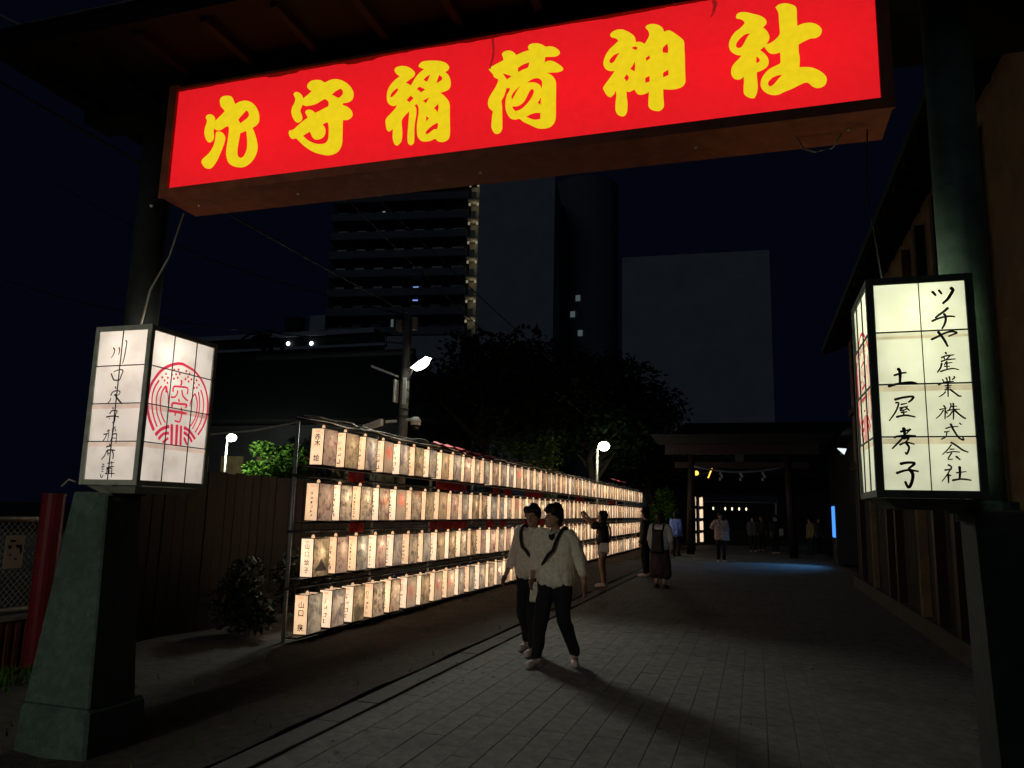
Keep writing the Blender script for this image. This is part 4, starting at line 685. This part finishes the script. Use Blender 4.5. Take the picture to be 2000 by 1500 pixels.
# ------------------------------------------------------------------ far buildings
a9 = R(9); C0 = Vector((-37.6,100,0)); U = Vector((math.cos(a9),math.sin(a9),0)); Nn = Vector((math.sin(a9),-math.cos(a9),0))
def slab(mb, u0,u1,n0,n1,z0,z1):
    c = [C0+U*u+Nn*n for u,n in ((u0,n0),(u1,n0),(u1,n1),(u0,n1))]
    return mb.add([tuple(p+Vector((0,0,z0))) for p in c]+[tuple(p+Vector((0,0,z1))) for p in c],[(0,1,2,3),(7,6,5,4),(0,4,5,1),(1,5,6,2),(2,6,7,3),(3,7,4,0)])
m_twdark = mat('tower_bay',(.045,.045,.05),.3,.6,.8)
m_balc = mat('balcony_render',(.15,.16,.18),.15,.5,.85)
tw = thing('apartment_tower','dark apartment tower with pale balcony bands and a lit stair column','building',tuple(C0))
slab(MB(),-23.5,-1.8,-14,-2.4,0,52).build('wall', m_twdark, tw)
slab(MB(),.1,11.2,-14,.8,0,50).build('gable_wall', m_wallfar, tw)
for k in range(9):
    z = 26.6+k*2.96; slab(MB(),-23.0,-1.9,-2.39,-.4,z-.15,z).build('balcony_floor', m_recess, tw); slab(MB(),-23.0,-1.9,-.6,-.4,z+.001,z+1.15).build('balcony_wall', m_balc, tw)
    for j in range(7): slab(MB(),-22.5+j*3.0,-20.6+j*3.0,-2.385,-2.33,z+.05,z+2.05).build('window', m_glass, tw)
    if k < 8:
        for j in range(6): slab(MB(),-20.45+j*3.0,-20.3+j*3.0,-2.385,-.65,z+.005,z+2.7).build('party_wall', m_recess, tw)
m_stairlight = emit('stair_light',(1.0,.88,.60),.22); m_landing = mat('stair_plaster',(.42,.38,.30),.3,2,.9)
for k in range(8):
    z = 26.2+k*2.96
    slab(MB(),-1.75,-.05,-2.4,.3,z-.2,z).build('stair_landing', m_landing, tw)
    slab(MB(),-1.7,-.1,-2.2,-2.0,z+.01,z+2.7).build('stair_wall', m_landing, tw); slab(MB(),-1.2,-.5,.1,.3,z+.001,z+1.0).build('stair_rail', m_landing, tw)
    for uu in (-1.5,-.3):
        o = slab(MB(),uu-.13,uu+.13,-.2,.1,z+2.0,z+2.35).build('stair_lamp', m_stairlight, tw)
    if k != 0 or True:
        p = C0+U*-.9+Nn*-.9+Vector((0,0,z+2.3)); lamp('stair_light','POINT',tuple(p),4.5,(1.0,.88,.58),tw,radius=.3)
m_winblue = emit('lit_window_blue',(.28,.42,1.0),.9); m_winpale = emit('lit_window_pale',(.55,.75,.75),.10); m_wingreen = emit('lit_window_green',(.45,.60,.42),.35)
def at_t(px_u, z, w_, h_, m_): slab(MB(),px_u,px_u+w_,-2.325,-2.30,z,z+h_).build('lit_window', m_, tw)
at_t(-10.2,32.2,.8,2.2,m_winblue); at_t(-12.0,32.6,.6,1.4,m_winpale); at_t(-17.0,44.6,.5,1.4,m_wingreen); at_t(-15.6,44.9,.4,1.6,m_wingreen); at_t(-13.4,28.2,.4,2.2,m_winblue if False else m_winpale)
slab(MB(),-13,-1.85,-2,1.2,17,26.0).build('podium_wall', m_wallfar, tw)
rt = thing('office_block','dark round ended block with a few dim windows right of the tower','building',(-24,112,0))
MB().tube([(-25.0,116,0),(-25.0,116,54)],5.2,24).build('wall', m_balc, rt)
for (x,z) in ((-26.2,31),(-25.0,28.0),(-24.0,22),(-23.4,21.2),(-25.4,33.5)): MB().box((x,110.6,z),(x+.7,110.7,z+.9)).build('lit_window', m_winpale, rt)
lb = thing('long_block','long low block with pale bands and two white lamps left of the tower','building',(-70,98,0))
MB().box((-88,97,0),(-56,110,24.6)).build('wall', m_recess, lb); MB().box((-88,96.4,24.6),(-50,110,25.0)).build('ledge', m_wallfar, lb); MB().box((-88,96.8,25.01),(-50,109,26.6)).build('upper_wall', m_recess, lb); MB().box((-88,96.5,26.61),(-52,109,27.3)).build('parapet', m_wallfar, lb)
m_wl = emit('white_lamp',(.9,1.0,1.0),3)
for x,z in ((-66.2,25.55),(-62.2,25.4)): MB().ball((x,96.5,z),(.32,.2,.32),10,6).build('lamp', m_wl, lb)
for x in (-62.6,-67): MB().box((x,96.3,27.35),(x+2.6,98,29.6)).build('rooftop_box', m_wallfar if x > -65 else m_recess, lb)
for x in range(-86,-58,3): MB().box((x,96.98,22.0),(x+1.8,97.0,23.6)).build('window', m_glass, lb)
pb = thing('flat_block','plain pale windowless block behind the trees in the middle','building',(-4,101,0))
MB().add([(-16.5,100,0),(2.6,100,0),(2.6,112,0),(-16.5,112,0),(-16.5,100,36.2),(2.6,100,35.7),(2.6,112,35.7),(-16.5,112,36.2)],[(0,1,2,3),(7,6,5,4),(0,4,5,1),(1,5,6,2),(2,6,7,3),(3,7,4,0)]).build('wall', m_wallfar, pb)
sh = thing('shrine_hall','dark shrine hall with a broad hipped roof behind the board fence','shrine',(-24,38,0))
MB().add([(-33,34,6.0),(-15.4,34,6.0),(-15.4,46,6.0),(-33,46,6.0),(-29.5,40,10.6),(-18.9,40,10.6)],[(0,1,5,4),(2,3,4,5),(1,2,5),(3,0,4),(3,2,1,0)]).build('roof', m_roof, sh)
MB().tube([(-29.6,40,10.65),(-18.8,40,10.65)],.22,8).build('ridge', m_roof, sh)
MB().box((-31,35.6,0),(-17.2,44.5,5.9)).build('wall', m_recess, sh)
for i in range(6): MB().box((-30.4+i*2.3,35.5,2.2),(-29+i*2.3,35.59,4.2)).build('shutter', m_stone, sh)
# ------------------------------------------------------------------ second gate and what lies beyond
t2 = thing('torii_gate','dark red torii gate across the road beyond the people','gate',(-.55,33,0))
MB().tube([(-2.62,33,-.1),(-2.50,33,4.1)],[.17,.15],16).build('pillar', m_redwood, t2, smooth=True); MB().tube([(1.42,33,-.1),(1.28,33,4.1)],[.17,.15],16).build('pillar', m_redwood, t2, smooth=True)
MB().add([(-3.9,32.8,4.55),(2.8,32.8,4.55),(2.8,33.2,4.55),(-3.9,33.2,4.55),(-4.2,32.7,4.95),(3.1,32.7,4.95),(3.1,33.3,4.95),(-4.2,33.3,4.95)],[(3,2,1,0),(4,5,6,7),(0,1,5,4),(1,2,6,5),(2,3,7,6),(3,0,4,7)]).build('top_beam', m_darkwood, t2)
MB().box((-3.6,32.86,4.12),(2.5,33.14,4.54)).build('lintel', m_redwood, t2); MB().box((-3.2,32.92,3.55),(2.1,33.08,3.8)).build('tie_beam', m_redwood, t2); MB().box((-.75,32.8,3.81),(-.40,32.85,4.11)).build('name_board', m_blackmetal, t2)
m_grey2 = mat('grey_paper',(.22,.23,.26),.2,10,.9)  # streamer paper toned down to grey
rp = thing('straw_rope','twisted straw rope with white paper streamers hung under the torii beam','rope',(-.55,32.8,3.4))
MB().tube([(-2.4,32.78,3.6)]+[(-2.4+3.6*k/8,32.78,3.6-.22*math.sin(math.pi*k/8)) for k in range(1,8)]+[(1.2,32.78,3.6)],.045,8).build('rope', m_grey, rp, smooth=True)
for x in (-1.35,-.55,.32):
    mb = MB()
    for k,(dx,z) in enumerate(((0,3.38),(.06,3.26),(-.01,3.14))): mb.box((x+dx-.045,32.77-.002*k,z-.11),(x+dx+.045,32.775-.002*k,z+.02))
    mb.build('paper_streamer', m_grey2, rp)
for j,xx in enumerate((-2.93,-2.68)):
    for k in range(4):
        o = copy_tree(INST[1,20]); 
        for ch in list(o.children):
            if ch.name.split('.')[0] in ('lettering','seal'): bpy.data.objects.remove(ch)
        o.location = (xx,41+j*1.6,[2.08,1.45,.82,.2][k]); tag(o,'small far paper lantern beyond the torii, %s of its stack, %s column'%(['topmost','second','third','lowest'][k],['left','right'][j]),'lantern','paper lanterns beyond the torii')
m_fest = emit('festoon_bulb',(1.0,.92,.55),1.6)
fs = thing('festoon_lights','string of small bulbs hung over the stall beyond the torii','string lights',(-1.4,45,2.1))
MB().tube([(-2.6,45,2.2)]+[(-2.6+2.6*k/6,45,2.12-.03*math.sin(k)) for k in range(1,6)]+[(0.1,45,2.18)],.012,5).build('cord', m_black, fs)
for x in (-2.27,-1.62,-1.25,-.87,-.49): MB().ball((x,45,2.0),(.045,.045,.09),8,6).build('bulb', m_fest, fs)
stl = thing('market_stall','dark canopied stall beyond the torii','stall',(-1.0,46.5,0))
MB().add([(-3.2,45.4,2.35),(1.2,45.4,2.35),(1.2,48,2.75),(-3.2,48,2.75),(-3.2,45.4,2.42),(1.2,45.4,2.42),(1.2,48,2.82),(-3.2,48,2.82)],[(3,2,1,0),(4,5,6,7),(0,1,5,4),(1,2,6,5),(2,3,7,6),(3,0,4,7)]).build('canopy', m_grey, stl)
for x,y in ((-3.1,45.5),(1.1,45.5),(-3.1,47.9),(1.1,47.9)): MB().tube([(x,y,0),(x,y,2.4)],.03,8).build('leg', m_steel, stl)
MB().box((-3.0,45.6,.75),(1.0,46.4,.82)).build('counter', m_darkwood, stl); MB().box((-3.0,45.6,.1),(1.0,45.64,.749)).build('counter_front', m_darkwood, stl)
ol = thing('wall_lamp','small orange lamp with a slanted tube on the left beyond the torii','lamp',(-2.5,36.2,3.4))
m_or = emit('orange_lamp',(1.0,.55,.08),2.2)
MB().ball((-2.54,36,3.5),.11,10,7).build('bulb', m_or, ol); MB().tube([(-2.02,36,3.28),(-1.92,36,3.52),(-1.80,36,3.82)],.03,6).build('tube', m_or, ol); MB().tube([(-2.6,36.1,3.4),(-1.8,36.1,3.6)],.025,6).build('bracket', m_blackmetal, ol); MB().tube([(-2.66,36.1,0),(-2.66,36.1,3.6)],.05,8).build('post', m_blackmetal, ol)
wl2 = thing('wall_lamp','small white triangular lamp on the building at the right','lamp',(3.0,30,4.0))
MB().add([(2.9,29.9,4.12),(3.2,29.9,4.10),(3.12,29.9,3.9),(2.9,30.1,4.12),(3.2,30.1,4.1),(3.12,30.1,3.9)],[(0,1,2),(5,4,3),(0,3,4,1),(1,4,5,2),(2,5,3,0)]).build('shade', emit('cool_lamp',(.8,.9,1.0),1.1), wl2); MB().box((3.0,30.11,3.9),(3.1,30.6,4.0)).build('bracket', m_blackmetal, wl2)
vm = thing('vending_machine','vending machine glowing blue at the right of the torii','vending machine',(2.95,29.3,0))
MB().box((2.62,28.6,.08),(3.4,30.0,2.08)).build('cabinet', m_blackmetal, vm); MB().box((2.60,28.95,.95),(2.619,29.92,2.02)).build('display', emit('blue_display',(.06,.27,1.0),1.5), vm); MB().box((2.605,28.7,.3),(2.619,29.9,.6)).build('hatch', m_blackmetal, vm)
l_ = lamp('display_light','SPOT',(2.45,29.2,1.75),300,(.12,.42,1.0),vm,radius=.3,spot=R(74),blend=.9); aim(l_,(.75,27.5,0),(2.45,29.2,1.75))
mh = thing('prayer_hall','broad black hall roof beyond the torii and stall','shrine',(0,58,0))
MB().add([(-9,54,4.2),(11,54,4.2),(11,66,4.2),(-9,66,4.2),(-5,60,8.6),(7,60,8.6)],[(0,1,5,4),(2,3,4,5),(1,2,5),(3,0,4),(3,2,1,0)]).build('roof', m_roof, mh)
MB().box((-7.5,56,0),(9.5,64,4.19)).build('wall', m_recess, mh)
rf = thing('dark_house','dark low house behind the vending machine at the right','house',(7,34,0))
MB().box((3.6,28,0),(12,42,4.6)).build('wall', m_recess, rf); MB().add([(3.0,27.5,4.6),(12.5,27.5,4.6),(12.5,42.5,4.6),(3.0,42.5,4.6),(7.7,27.5,6.4),(7.7,42.5,6.4)],[(0,1,4),(1,2,5,4),(2,3,5),(3,0,4,5),(3,2,1,0)]).build('roof', m_roof, rf)
# ------------------------------------------------------------------ people
def caps(parts, vox, name, m, parent, folds=0, fs=9, smooth=2, seed=0):
    """one continuous skin grown over tapered capsules / ellipsoids; parts: (p0,r0,p1,r1) or (centre,(rx,ry,rz))"""
    mb = MB()
    for p in parts:
        if len(p) == 2: mb.ball(p[0],p[1],16,12); continue
        a,ra,b,rb_ = Vector(p[0]),p[1],Vector(p[2]),p[3]; d = (b-a)
        if d.length < 1e-5: mb.ball(a,ra,12,8); continue
        L_ = d.length; d.normalize(); pts = []; rr = []
        for t in (-1,-.85,-.5,0): pts.append(a+d*t*ra); rr.append(max(.0005,ra*math.sqrt(max(0,1-t*t))))
        for t in (0,.5,.85,1):
            pts.append(b+d*t*rb_); rr.append(max(.0005,rb_*math.sqrt(max(0,1-t*t))))
        mb.tube(pts, rr, 14)
    me = bpy.data.meshes.new('t'); me.from_pydata(mb.v,[],mb.f); ob = bpy.data.objects.new('t',me); COL.objects.link(ob)
    md = ob.modifiers.new('r','REMESH'); md.mode = 'VOXEL'; md.voxel_size = vox
    s_ = ob.modifiers.new('s','SMOOTH'); s_.iterations = smooth; s_.factor = .5
    dg = bpy.context.evaluated_depsgraph_get(); dg.update(); out = bpy.data.meshes.new_from_object(ob.evaluated_get(dg)); bpy.data.objects.remove(ob); bpy.data.meshes.remove(me)
    if folds:
        n = len(out.vertices); nv = np.empty(n*3); out.vertices.foreach_get('normal',nv); 
        for i,v in enumerate(out.vertices):
            c = v.co; k = mnoise.noise(Vector((c.x*fs+seed,c.y*fs,c.z*fs*.55)))+.5*mnoise.noise(Vector((c.x*fs*2.2,c.y*fs*2.2+seed,c.z*fs)))
            v.co = c+Vector(nv[3*i:3*i+3])*folds*k
    out.polygons.foreach_set('use_smooth',[True]*len(out.polygons)); out.materials.clear(); out.materials.append(m); out.name = name
    return link(name,out,parent)
DEF = dict(hipL=(.085,0,.90),hipR=(-.085,0,.90),kneeL=(.10,-.02,.49),kneeR=(-.10,-.02,.49),ankL=(.10,.02,.085),ankR=(-.10,.02,.085),
           shL=(.175,.01,1.385),shR=(-.175,.01,1.385),elL=(.215,.03,1.11),elR=(-.215,.03,1.11),wrL=(.225,-.04,.87),wrR=(-.225,-.04,.87),
           neck=(0,.01,1.44),head=(0,-.012,1.575),toeL=None,toeR=None)
def person(label, loc, rz, H=1.68, pose=None, yaw=0, tilt=0, vox=.008, top=None, bottom=None, shoe=None, hair='short', sleeve=1.0, hem=.78, loose=.0, skirt=None, bare=False, group='people on the shrine road', hat=False):
    J = {k:(Vector(v) if v else None) for k,v in {**DEF,**(pose or {})}.items()}
    k = H/1.70; J = {n:(v*k if v is not None else None) for n,v in J.items()}
    for s in 'LR':
        if J['toe'+s] is None: J['toe'+s] = J['ank'+s]+Vector((.012*(1 if s=='L' else -1),-.17,-.055))*k
    root = thing('person', label, 'person', loc, group); root.rotation_euler = (0,0,rz)
    hd = J['head']; Rm = Matrix.Rotation(yaw,3,'Z') @ Matrix.Rotation(tilt,3,'X'); hp = lambda x,y,z: tuple(hd+Rm@(Vector((x,y,z))*k))
    B = [((hd.x,hd.y,hd.z+.01*k),(.076*k,.093*k,.112*k)), (hp(0,-.035,-.06),.052*k,hp(0,-.05,-.085),.034*k), (tuple(J['neck']-Vector((0,0,.03))),.062*k,hp(0,.02,-.07),.05*k)]
    B.append((hp(0,-.092,.012),.011*k,hp(0,-.106,-.022),.015*k))                                        # nose
    for s in (1,-1): B.append((hp(s*.077,.005,.015),.014*k,hp(s*.079,.008,-.022),.010*k))               # ears
    ch = (J['shL']+J['shR'])/2; pel = (J['hipL']+J['hipR'])/2
    sx = (J['shL']-J['shR']).normalized()
    for s in (1,-1):
        B += [(tuple(ch+sx*s*.085*k-Vector((0,0,.09))*k),.098*k,tuple(pel+sx*s*.06*k+Vector((0,0,.14))*k),.095*k),(tuple(pel+sx*s*.06*k+Vector((0,0,.14))*k),.095*k,tuple(pel+sx*s*.07*k),.108*k)]
    B.append((tuple(J['shL']),.052*k,tuple(J['shR']),.052*k)); B.append((tuple(J['neck']-Vector((0,0,.05*k))),.075*k,tuple(ch-Vector((0,0,.08))*k),.10*k))
    for s in 'LR':
        B += [(tuple(J['sh'+s]),.054*k,tuple(J['el'+s]),.040*k),(tuple(J['el'+s]),.040*k,tuple(J['wr'+s]),.027*k),(tuple(J['hip'+s]),.092*k,tuple(J['knee'+s]),.058*k),
              (tuple(J['knee'+s]),.056*k,tuple(J['ank'+s]+(J['knee'+s]-J['ank'+s])*.6+Vector((0,.012*k,0))),.055*k),(tuple(J['knee'+s]+(J['ank'+s]-J['knee'+s])*.4+Vector((0,.012*k,0))),.055*k,tuple(J['ank'+s]),.038*k),
              (tuple(J['ank'+s]+Vector((0,.02,-.03))*k),.036*k,tuple(J['toe'+s]),.028*k)]
        f = (J['wr'+s]-J['el'+s]).normalized(); sg = 1 if s == 'L' else -1
        fwd = Vector((0,-1,0)); pn = f.cross(fwd); pn = pn.normalized() if pn.length > .1 else Vector((1,0,0)); ac = f.cross(pn).normalized()
        w_ = J['wr'+s]; kn = w_+f*.085*k
        B.append((tuple(w_),.026*k,tuple(w_+f*.04*k+ac*.012*k),.024*k)); B.append((tuple(w_+f*.04*k+ac*.02*k),.021*k,tuple(kn+ac*.022*k),.017*k)); B.append((tuple(w_+f*.04*k-ac*.015*k),.021*k,tuple(kn-ac*.022*k),.017*k))
        for q_,(o_,ln) in enumerate(((-.030,.068),(-.010,.078),(.010,.072),(.029,.056))):
            b_ = kn+ac*o_*k; m_ = b_+f*ln*.5*k+pn*.006*sg*k; B += [(tuple(b_),.0105*k,tuple(m_),.0095*k),(tuple(m_),.0095*k,tuple(m_+f*ln*.42*k+pn*.016*sg*k),.008*k)]
        tb_ = w_+f*.03*k-ac*.03*k; B += [(tuple(tb_),.014*k,tuple(tb_+f*.035*k-ac*.022*k),.011*k),(tuple(tb_+f*.035*k-ac*.022*k),.011*k,tuple(tb_+f*.065*k-ac*.022*k),.009*k)]
    caps(B, vox, 'body', m_skin, root)
    for s in (1,-1): MB().ball(hp(s*.031,-.083,.018),(.012*k,.007*k,.007*k),8,6).build('eye', m_ink, root, origin=(0,0,0), smooth=True)
    MB().ball(hp(0,-.087,-.052),(.022*k,.008*k,.006*k),8,6).build('mouth', mat_lip, root, origin=(0,0,0), smooth=True)
    h = [(hp(0,.022,.046),(.094*k,.105*k,.104*k)),(hp(0,.04,.0),.086*k,hp(0,.045,-.06),.058*k),(hp(0,-.03,.10),.06*k,hp(0,.03,.10),.07*k)]+[(hp(s*.055,-.035,.085),.048*k,hp(s*.076,.0,.02),.030*k) for s in (1,-1)]+[(hp(-.035,-.068,.085),.036*k,hp(.045,-.062,.08),.034*k)]
    if hair == 'long': h += [(hp(s*.05,.05,.0),.055*k,hp(s*.05,.075,-.34),.045*k) for s in (1,0,-1)]+[(hp(s*.078,.0,.03),.03*k,hp(s*.085,.02,-.2),.03*k) for s in (1,-1)]
    if hair == 'bob': h += [(hp(s*.075,.01,.03),.035*k,hp(s*.078,.02,-.06),.03*k) for s in (1,-1)]
    caps(h, max(vox,.009), 'hair', m_hair, root, .014, 24, 1)
    if hat:
        MB().tube([hp(0,.01,.09),hp(0,.01,.10),hp(0,.01,.19),hp(0,.01,.22)],[.20*k,.105*k,.095*k,.06*k],18).build('hat', m_hair, root, origin=(0,0,0), smooth=True)
    lo = loose
    if top:
        T = []
        for s in (1,-1):
            T += [(tuple(ch+sx*s*.085*k-Vector((0,0,.07))*k),(.112+lo)*k,tuple(pel+sx*s*.065*k+Vector((0,0,.10))*k),(.122+lo)*k)]
            zz = hem*k; T.append((tuple(pel+sx*s*.065*k+Vector((0,0,.10))*k),(.122+lo)*k,(pel.x+sx.x*s*.07*k,pel.y,max(zz+.10*k,pel.z-.05)),(.136+lo)*k))
        T.append((tuple(J['shL']-Vector((0,0,.012))),(.062+lo*.6)*k,tuple(J['shR']-Vector((0,0,.012))),(.062+lo*.6)*k))
        T.append((tuple(J['neck']-Vector((0,0,.045))*k),.075*k,tuple(ch-Vector((0,0,.08))*k),(.115+lo)*k))
        for s in 'LR':
            T.append((tuple(J['sh'+s]),(.066+lo*.7)*k,tuple(J['el'+s]),(.055+lo*.8)*k))
            if sleeve > 0: e = J['el'+s]+(J['wr'+s]-J['el'+s])*sleeve; T.append((tuple(J['el'+s]),(.055+lo*.8)*k,tuple(e),(.042+lo*.8)*k))
        caps(T, vox*1.15, 'jacket', top, root, .016, 11, 2, seed=loc[1])
    if bottom:
        P = []
        for s in 'LR':
            P += [(tuple(J['hip'+s]+Vector((0,0,.03))*k),.112*k,tuple(J['hip'+s]),.116*k),(tuple(J['hip'+s]),.114*k,tuple(J['knee'+s]),.080*k)]
            if not bare: P.append((tuple(J['knee'+s]),.079*k,tuple(J['ank'+s]+Vector((0,0,.035))*k),.060*k))
            else:
                P.pop(); P.append((tuple(J['hip'+s]),.114*k,tuple(J['hip'+s]+(J['knee'+s]-J['hip'+s])*.35),.10*k))
        caps(P, vox*1.15, 'trousers' if not bare else 'shorts', bottom, root, .012, 11, 2, seed=3+loc[0])
    if skirt:
        z1,r1,mm_ = skirt; caps([(tuple(pel+Vector((0,0,.1))*k),.135*k,(pel.x,pel.y,z1+r1),r1),(tuple(pel),(.15*k,.13*k,.2*k))]+[((pel.x+sx_*.09,pel.y,pel.z),.11*k,(pel.x+sx_*.13,pel.y,z1+.12),.13) for sx_ in (1,-1)], vox*1.2, 'skirt', mm_, root, .014, 8)
    for s in 'LR':
        a,t_ = J['ank'+s],J['toe'+s]; d = (t_-a); d.z = 0
        d = d.normalized() if d.length > 1e-4 else Vector((0,-1,0)); heel = a-d*.035*k
        caps([((heel.x,heel.y,min(a.z,t_.z+.05)-.035*k),.040*k,tuple(t_+Vector((0,0,.008))*k),.036*k),(tuple(a-Vector((0,0,.03))*k),.046*k,tuple(a-d*.01*k),.043*k),(tuple(t_-d*.05*k),.044*k,tuple(t_),.036*k)], max(vox,.008), 'shoe', shoe or m_dshoe, root)
    root['_k'] = k; return root, J, k
mat_lip = mat('lip',(.30,.10,.08),.1,20,.5)
def strap(root, J, k, left=True, r_=.15, m=None, low=.98, name='strap', wide=.018):
    s = 1 if left else -1; ch = (J['shL']+J['shR'])/2; mb = MB(); P = []
    for i in range(33):
        t = 2*math.pi*i/32; zc = (low+1.47)/2; P.append(Vector((s*(.075*math.cos(t)+.02)+(.105*s*math.cos(t) if math.cos(t) < 0 else .02*s),  -(r_+.022)*math.sin(t), zc+(1.47-low)/2*math.cos(t)))*k+Vector((ch.x,ch.y,0)))
    mb.tube(P, wide*k, 6, False); return mb.build(name, m or m_strap, root, origin=(0,0,0), smooth=True)
def bag(root, c, size, m, name='bag'):
    x,y,z = size; o = MB().frus((c[0]-x/2,c[1]-y/2,c[2]-z/2),(c[0]+x/2,c[1]+y/2,0),(c[0]-x*.42,c[1]-y*.4,c[2]+z/2),(c[0]+x*.42,c[1]+y*.4,0)).build(name, m, root, origin=(0,0,0), bevel=min(size)*.18); return o
# couple in front
r,J,k = person('person in cream jacket and black trousers walking nearest the camera, strap across the chest',(-2.08,8.20,0),R(-8),1.66,
   dict(kneeL=(.13,-.06,.49),ankL=(.20,.10,.11),kneeR=(-.10,-.13,.50),ankR=(-.13,-.16,.09),toeL=(.26,-.03,.035),toeR=(-.16,-.33,.03),elL=(.275,.06,1.12),wrL=(.34,.0,.88),elR=(-.25,.04,1.13),wrR=(-.23,-.10,.92),head=(-.012,-.03,1.575)),
   yaw=R(-38), vox=.0075, top=m_cream, bottom=m_trouser, shoe=m_shoe, loose=.016, sleeve=.55, hem=.82, hair='short')
strap(r,J,k,True,.155); MB().tube([(-.05*k,-.115*k,1.435*k),(0,-.135*k,1.40*k),(.05*k,-.115*k,1.435*k)],.016*k,8).build('collar', m_whitecloth, r, origin=(0,0,0), smooth=True); MB().ball((0,-.115*k,1.38*k),(.035*k,.03*k,.05*k),10,8).build('undershirt', m_trouser, r, origin=(0,0,0), smooth=True)
r,J,k = person('person in pale pinkish jacket walking close beside the cream jacketed one, nearer the lanterns',(-2.50,8.75,0),R(-14),1.66,
   dict(kneeL=(.09,-.10,.50),ankL=(.10,-.10,.09),kneeR=(-.12,.02,.48),ankR=(-.13,.16,.11),toeR=(-.15,.02,.035),elR=(-.27,.05,1.13),wrR=(-.33,-.04,.89),elL=(.22,.02,1.10),wrL=(.2,-.1,.9),head=(.02,-.03,1.57)),
   yaw=R(10), vox=.0075, top=m_pink, bottom=m_trouser, shoe=m_shoe, loose=.018, sleeve=.6, hem=.86, hair='short')
strap(r,J,k,False,.155); bag(r,(.17*k,-.17*k,.72*k),(.16,.07,.22),m_cream)
# woman photographing the lanterns
r,J,k = person('person with long black hair and bare legs raising a phone toward the lanterns',(-3.22,16.95,0),R(-88),1.62,
   dict(elR=(-.20,-.24,1.42),wrR=(-.14,-.40,1.60),elL=(.20,-.20,1.36),wrL=(.08,-.38,1.52),kneeL=(.09,-.03,.49),ankL=(.09,.03,.085),head=(0,-.02,1.575)),
   yaw=0, tilt=R(-10), vox=.010, top=m_strap, bottom=m_denim, bare=True, shoe=m_shoe, hair='long', sleeve=0, hem=.95)
MB().box((-.10*k,-.52*k,1.62*k),(.06*k,-.51*k,1.70*k)).build('phone', m_blackmetal, r, origin=(0,0,0))
strap(r,J,k,False,.14,m_strap,.9); bag(r,(.19*k,.06*k,.90*k),(.09,.22,.2),m_whitecloth)
# person with black bib and white shirt, seen from behind
r,J,k = person('person seen from behind in white shirt with black backpack and long dark skirt',(-2.03,17.4,0),R(168),1.62,
   dict(elL=(.25,.0,1.12),elR=(-.25,.0,1.12),wrL=(.22,-.10,.90),wrR=(-.22,-.12,.90),head=(0,-.02,1.56)), vox=.010, top=m_whitecloth, skirt=(.20,.20,m_brownskirt), shoe=m_dshoe, loose=.025, sleeve=.9, hem=.86, hair='bob', yaw=R(15))
o = MB().frus((-.15*k,.13*k,.80*k),(.15*k,.27*k,0),(-.12*k,.13*k,1.33*k),(.12*k,.23*k,0)).build('backpack', m_strap, r, origin=(0,0,0), bevel=.03)
for s in (1,-1): MB().tube([(s*.12*k,.17*k,1.30*k),(s*.125*k,.10*k,1.43*k),(s*.125*k,-.02*k,1.46*k),(s*.125*k,-.12*k,1.38*k)],.022*k,8).build('strap', m_strap, r, origin=(0,0,0), smooth=True)
r,J,k = person('person all in black under a wide dark hat beside the rack end',(-2.75,20.4,0),R(-100),1.70,dict(elR=(-.22,-.05,1.14),wrR=(-.18,-.26,1.05)), vox=.013, top=m_strap, bottom=m_trouser, shoe=m_shoe, hat=True, loose=.02, hair='bob')
r,J,k = person('person in a red and white patterned shirt beyond the white shirted one',(-1.18,28.2,0),R(5),1.70,dict(kneeL=(.1,-.1,.5),elR=(-.30,.0,1.2),wrR=(-.2,-.12,1.32)), vox=.014, top=m_pattern, bottom=m_trouser, shoe=m_shoe, loose=.03, sleeve=.2, hair='short')
bag(r,(.16,-.2,.92),(.24,.08,.32),m_bagblue); strap(r,J,k,False,.16,m_bagblue,1.0)
for i,(x,y,rz,t_,lab,b_) in enumerate(((-.15,37.5,8,m_grey,'person in grey standing under the torii, left of the far group',None),(.25,38.6,-20,m_strap,'person in black standing in the far group under the torii',None),(.80,36.5,30,m_strap,'dark dressed person with a white bag under the torii',m_whitecloth),(2.25,36.2,-60,m_stone,'person in tan clothes right of the torii pillar',None),(2.75,38.5,40,m_grey,'grey dressed person at the far right near the vending machine',None),(-3.0,31.0,160,m_blue,'person in dull blue top beside the torii left pillar',None))):
    r,J,k = person(lab,(x,y,0),R(rz),1.60+.04*(i%3),vox=.017, top=t_, bottom=m_trouser, shoe=m_shoe if i < 3 else m_dshoe, loose=.02, sleeve=.5)
    if b_: bag(r,(.24,-.1,.95),(.22,.1,.3),b_)
for o in bpy.data.objects:
    if '_k' in o.keys(): del o['_k']
